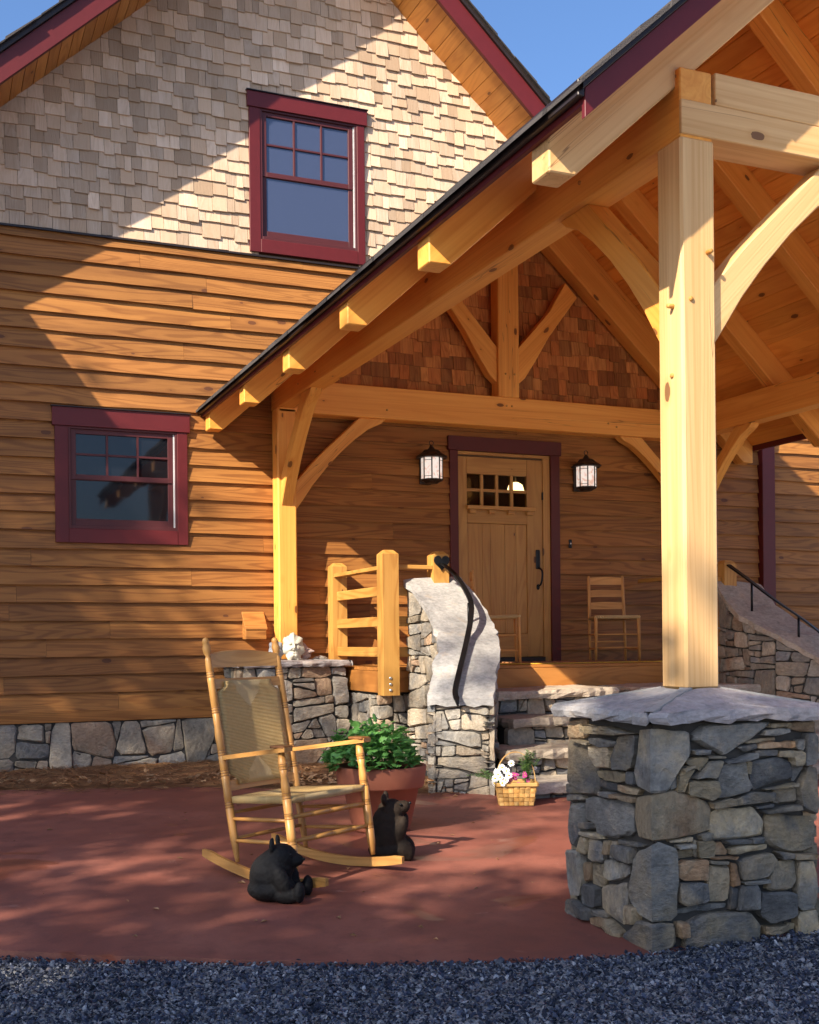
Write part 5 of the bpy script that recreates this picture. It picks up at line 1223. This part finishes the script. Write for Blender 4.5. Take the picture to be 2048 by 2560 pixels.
for u, v, z in ((-.10, -.09, .27), (-.135, -.10, .24), (-.07, -.10, .245), (-.115, -.12, .205), (-.15, -.11, .195), (-.075, -.125, .185), (-.10, -.125, .165), (-.155, -.10, .16), (-.055, -.11, .215), (-.13, -.12, .225), (.14, .03, .25), (-.03, -.02, .29)):
    flower(Vector(BP(u, v, z)), toCam+Vector((R.gauss(-.2, .35), R.gauss(-.1, .3), R.gauss(.15, .3))), .028 if u < 0 else .017, M_['white'], wd, 13)
pk = thing('pink_flower_bunch', BP(.02, -.09, .16), 'small magenta flowers bunched in the basket beside the daisies', 'flowers')
for i in range(26):
    u, v, z = R.uniform(-.05, .085), R.uniform(-.125, -.05), R.uniform(.145, .245); z -= abs(u-.015)*.5
    flower(Vector(BP(u, v, z)), toCam+Vector((R.gauss(0, .4), R.gauss(0, .4), R.gauss(.2, .4))), .017, M_['pink'], pk, 9, .3)
def sprig(name, label, base, top, n_, spread, nl):
    t = thing(name, base, label, 'greenery', 'green sprigs in the basket'); mb = MB(); base, top = Vector(base), Vector(top)
    for i in range(n_):
        tip = top+Vector((R.gauss(0, spread), R.gauss(0, spread), R.gauss(0, spread*.6)-abs(R.gauss(0, spread*.5)))); P = smoothpath([base, base.lerp(tip, .5)+Vector((0, 0, .02)), tip], 6)
        mb.add(*tube_vf(P, .0016, 4), tint=(.3, 0, 0))
        for k in range(nl):
            j = R.randrange(3, len(P)); p = P[j]; d = Vector((R.gauss(0, 1), R.gauss(0, 1), R.gauss(.6, .6))).normalized(); q = d.orthogonal().normalized()*.003; l_ = R.uniform(.018, .036); mb.add([p, p+d*l_*.5+q, p+d*l_, p+d*l_*.5-q], [(0, 1, 2, 3)], tint=(R.random(), 0, 0))
    tag(mb.build('needles', M_['fern'], t), kind='stuff')
sprig('evergreen_sprig', 'tall feathery green sprigs standing under the basket handle', BP(.07, .0, .12), BP(.105, .0, .34), 16, .035, 46)
sprig('evergreen_sprig', 'loose green fronds leaning out of the basket behind the daisies', BP(-.09, -.03, .13), BP(-.24, -.02, .235), 9, .035, 26)

# ------------------------------------------------------------------ carved leaf faces on the pier
def leaf_face(c, w_, h_, yaw, label, m, seed, lean=.25, face=True):
    rr = random.Random(seed); t = thing('leaf_face', c, label, 'ornament', 'plaster leaf faces on the stone pier'); nr, na = 16, 72; V = []; F = []; H = []
    ca, sa = math.cos(yaw), math.sin(yaw); zc = h_*.48
    for back in (0, 1):
        for j in range(nr+1):
            for i in range(na):
                a = 2*math.pi*i/na; lob = 1+.075*math.cos(7*a-math.pi/2*7)+.02*math.cos(21*a)+.012*math.sin(13*a); rr_ = j/nr
                x = math.cos(a)*lob*rr_*w_/2; z = math.sin(a)*lob*rr_*h_/2*.98; u, v = x/(w_/2), z/(h_/2)
                d = .055*(1-rr_**2.2)+.007*math.cos(7*a-math.pi/2*7)*rr_*rr_
                if face:
                    gs = lambda x0, y0, sx, sy: math.exp(-((u-x0)/sx)**2-((v-y0)/sy)**2)
                    d += .042*gs(0, .08, .10, .17)+.018*gs(0, -.02, .16, .07)+.016*(gs(-.28, .28, .2, .07)+gs(.28, .28, .2, .07))-.020*(gs(-.26, .16, .11, .06)+gs(.26, .16, .11, .06))+.02*(gs(-.32, -.08, .17, .14)+gs(.32, -.08, .17, .14))-.018*gs(0, -.27, .26, .035)+.014*gs(0, -.20, .22, .04)+.016*gs(0, -.36, .2, .05)+.02*gs(0, -.6, .3, .16)
                d += .0025*math.sin(a*17+rr_*9)*rr_*rr_
                y = (-d if not back else .012)
                yy_ = y+lean*(z+zc-zc)*1.0; V.append((c[0]+ca*x-sa*yy_, c[1]+sa*x+ca*yy_, c[2]+zc+z))
    o = (nr+1)*na
    for j in range(nr):
        for i in range(na): a, b = j*na+i, j*na+(i+1) % na; F.append((a, b, b+na, a+na)); F.append((o+a, o+a+na, o+b+na, o+b))
    for i in range(na): a, b = nr*na+i, nr*na+(i+1) % na; F.append((a, b, o+b, o+a))
    zmin = min(v[2] for v in V); V = [(x, y, z-zmin+c[2]) for x, y, z in V]
    mesh('face', V, F, m, t, smooth=True)
leaf_face((3.098, 10.06, 1.082), .20, .255, -.15, 'large cream plaster leaf face with nose and smile on the stone pier', M_['plaster'], 1)
leaf_face((2.945, 10.09, 1.082), .135, .20, -.1, 'small grey weathered leaf face with beard beside the cream one', M_['plaster2'], 2)
leaf_face((3.215, 10.12, 1.086), .12, .17, .9, 'pinkish leaf face turned sideways behind the cream one', M_['plaster3'], 3)
for o_ in [o for o in bpy.data.objects if o.name.startswith('face')]: pass
rk = thing('rock', (3.40, 10.2, 1.07), 'small pale rough rock on the pier cap next to the railing post', 'rock')
V, F = ico((3.40, 10.2, 1.085), (.085, .05, .04), 2, .16); mesh('lump', V, F, M_['stone'], rk)

# ------------------------------------------------------------------ things on the deck
def ladder_chair(loc, yaw, label):
    t = thing('ladder_back_chair', loc, label, 'chair', 'ladder back chairs on the porch'); ca, sa = math.cos(yaw), math.sin(yaw); m = M_['lchair']
    P = lambda u, v, w: (loc[0]+ca*u-sa*v, loc[1]+sa*u+ca*v, loc[2]+w)   # v negative = front
    for s in (-1, 1):
        lathe('back_post', P(s*.185, .17, 0), P(s*.175, .235, .87), [(0, .013), (.5, .017), (.97, .015), (1, .009)], m, t, 8)
        lathe('front_leg', P(s*.22, -.19, 0), P(s*.215, -.18, .46), [(0, .013), (.9, .018), (1, .014)], m, t, 8)
        for w_ in (.13, .27): lathe('stretcher', P(s*.218, -.187, w_), P(s*.184, .18, w_), [(0, .007), (.5, .010), (1, .007)], m, t, 6)
    for w_ in (.12, .25): lathe('stretcher', P(-.218, -.187, w_+.02), P(.218, -.187, w_+.02), [(0, .007), (.5, .010), (1, .007)], m, t, 6); 
    lathe('stretcher', P(-.184, .18, .2), P(.184, .18, .2), [(0, .007), (.5, .010), (1, .007)], m, t, 6)
    for w0, w1 in ((.53, .595), (.655, .72), (.78, .85)):
        V = []; F = []; K = 8
        for i in range(K+1):
            s = -1+2*i/K; vv = .17+.065*w0/.87+.02*(1-s*s)
            V += [P(s*.178, vv-.005, w0), P(s*.178, vv+.005, w0), P(s*.178, vv+.008, w1+.01*(1-s*s)), P(s*.178, vv-.002, w1+.01*(1-s*s))]
        for i in range(K):
            for k in range(4): F.append((4*i+k, 4*i+(k+1) % 4, 4*i+4+(k+1) % 4, 4*i+4+k))
        F += [(3, 2, 1, 0), tuple(4*K+k for k in range(4))]
        mesh('slat', V, F, m, t, grain=(ca, sa, 0))
    q = [P(-.235, -.20, .425), P(.235, -.20, .425), P(.20, .19, .415), P(-.20, .19, .415)]
    V, F = prism(q, (0, 0, 0), (0, 0, .035), .012); mesh('seat', V, F, M_['rush'], t, gvec=[((v[0]-loc[0]), (v[1]-loc[1]), 0) for v in V])
ladder_chair((6.36, 9.86, 1.03), -.30, 'wooden ladder back chair with rush seat against the siding right of the door')
ladder_chair((4.95, 9.62, 1.03), 1.15, 'wooden ladder back chair in front of the door, half hidden by the pale stair slab')
mt = tag(box('door_mat', 5.16, 6.32, 9.35, 9.95, 1.031, 1.045, M_['mat'], None, .004), 'flat brown coir doormat on the deck in front of the entry door', 'doormat')
tag(tube('extension_cord', smoothpath([(4.62, 9.55, 1.036), (4.9, 9.40, 1.036), (5.12, 9.30, 1.036), (5.5, 9.29, 1.036), (6.0, 9.31, 1.036), (6.4, 9.28, 1.036), (6.58, 9.16, 1.037), (6.64, 9.085, 1.02), (6.66, 9.07, .93), (6.67, 9.05, .86), (6.70, 8.98, .846)], 5), .006, M_['cord'], None, 6), 'thin yellow cord running along the deck edge and down to the top step', 'cord')
sp = thing('spotlight', (6.52, 8.75, .83), 'small blue-grey spotlight on the top step beside the front porch post', 'lamp')
lathe('head', (6.50, 8.72, .93), (6.56, 8.80, .96), [(0, .045), (.2, .05), (1, .03)], M_['blue'], sp, 12); tube('stake', [(6.53, 8.76, .83), (6.53, 8.76, .93)], .01, M_['blue'], sp)

# ------------------------------------------------------------------ side wing and shade trees (out of frame, they cast the shade)
wing = thing('side_wing', (-3, 9.9, 0), 'low side wing of the house with sloping shingle roof', 'building')
box('wall', -6, -1.3, 9.75, 13, 0, 4.6, M_['siding'], wing, 0)
q = [(-6.4, 9.05, 4.907), (-6.4, 10.6, 6.147), (-6.4, 10.6, 6.30), (-6.4, 9.05, 5.06)]
V, F = prism(q, (0, 0, 0), (5.6, 0, 0), 0); mesh('roof', V, F, M_['roof'], wing)
def tree(x, y, h, cc, cr_, nleaf, seed, label, ls=(.10, .2), per=26):
    rr = random.Random(seed); t = thing('shade_tree', (x, y, -.1), label, 'tree', 'shade trees beyond the drive')
    top = Vector((x, y, cc+cr_[2]*.6)); tr = smoothpath([(x, y, -.1), (x+.1, y-.1, h*.35), (x-.1, y+.1, h*.7), tuple(top)], 4)
    tube('trunk', tr, [.24*(1-.8*i/(len(tr)-1)) for i in range(len(tr))], M_['bark'], t, 10)
    tips = []
    for k in range(16):
        a = rr.uniform(0, 6.283); z = cc+rr.uniform(-.75, .6)*cr_[2]; e = Vector((x+math.cos(a)*cr_[0]*rr.uniform(.45, .85), y+math.sin(a)*cr_[1]*rr.uniform(.45, .85), z+rr.uniform(0, .8))); tips.append(e)
        tube('branch', smoothpath([(x, y, z-1.2), tuple(Vector((x, y, z-.5)).lerp(e, .5)), tuple(e)], 4), [.07*(1-.85*i/8) for i in range(9)], M_['bark'], t, 6)
    mb = MB(); cl = []
    for k in range(int(nleaf/per)):
        while True:
            v = Vector((rr.uniform(-1, 1), rr.uniform(-1, 1), rr.uniform(-1, 1)))
            if .25 < v.length < 1: break
        cl.append(Vector((x+v.x*cr_[0], y+v.y*cr_[1], cc+v.z*cr_[2])))
    for c in cl:
        sp_ = rr.uniform(.22, .5)
        for k in range(per):
            p = c+Vector((rr.gauss(0, sp_), rr.gauss(0, sp_), rr.gauss(0, sp_*.55))); d = Vector((rr.gauss(0, 1), rr.gauss(0, 1), rr.gauss(-.2, .5))).normalized(); q = d.cross(Vector((rr.gauss(0, .4), rr.gauss(0, .4), 1))).normalized(); l_ = rr.uniform(*ls); w_ = l_*.34
            mb.add([p, p+d*l_*.45+q*w_, p+d*l_, p+d*l_*.45-q*w_], [(0, 1, 2, 3)], tint=(rr.random(), 0, 0))
    tag(mb.build('crown', M_['tree'], t), kind='stuff')
tree(-12, -5.7, 8, 9.9, (3.3, 3.1, 3.4), 23000, 1, 'tall dense leafy tree left of the drive', (.14, .26))
tree(-12, .7, 7, 8.6, (2.9, 3.4, 3.5), 10500, 2, 'thin-crowned leafy tree between the drive and the side wing', (.12, .24), 75)
tree(-13.0, 4.6, 8, 10.4, (3.0, 2.6, 3.6), 17000, 3, 'sparse leafy tree in front of the side wing', (.12, .24), 75)
tree(-9.5, -9.0, 7, 7.6, (3.4, 3.2, 3.6), 13000, 4, 'broad leafy tree at the near side of the drive', (.14, .26))
tree(-12.5, -.2, 9, 13.0, (2.0, 2.7, 1.15), 900, 5, 'tall thin tree with a few high leaf sprays', (.12, .22))
tree(-13.5, -9.8, 8, 10.2, (3.6, 3.4, 4.0), 15000, 6, 'large dense leafy tree behind the tall one', (.16, .3))
tree(-6.2, -2.2, 5, 6.2, (2.4, 2.3, 2.2), 10000, 7, 'bushy tree at the edge of the gravel nearest the patio', (.14, .26))
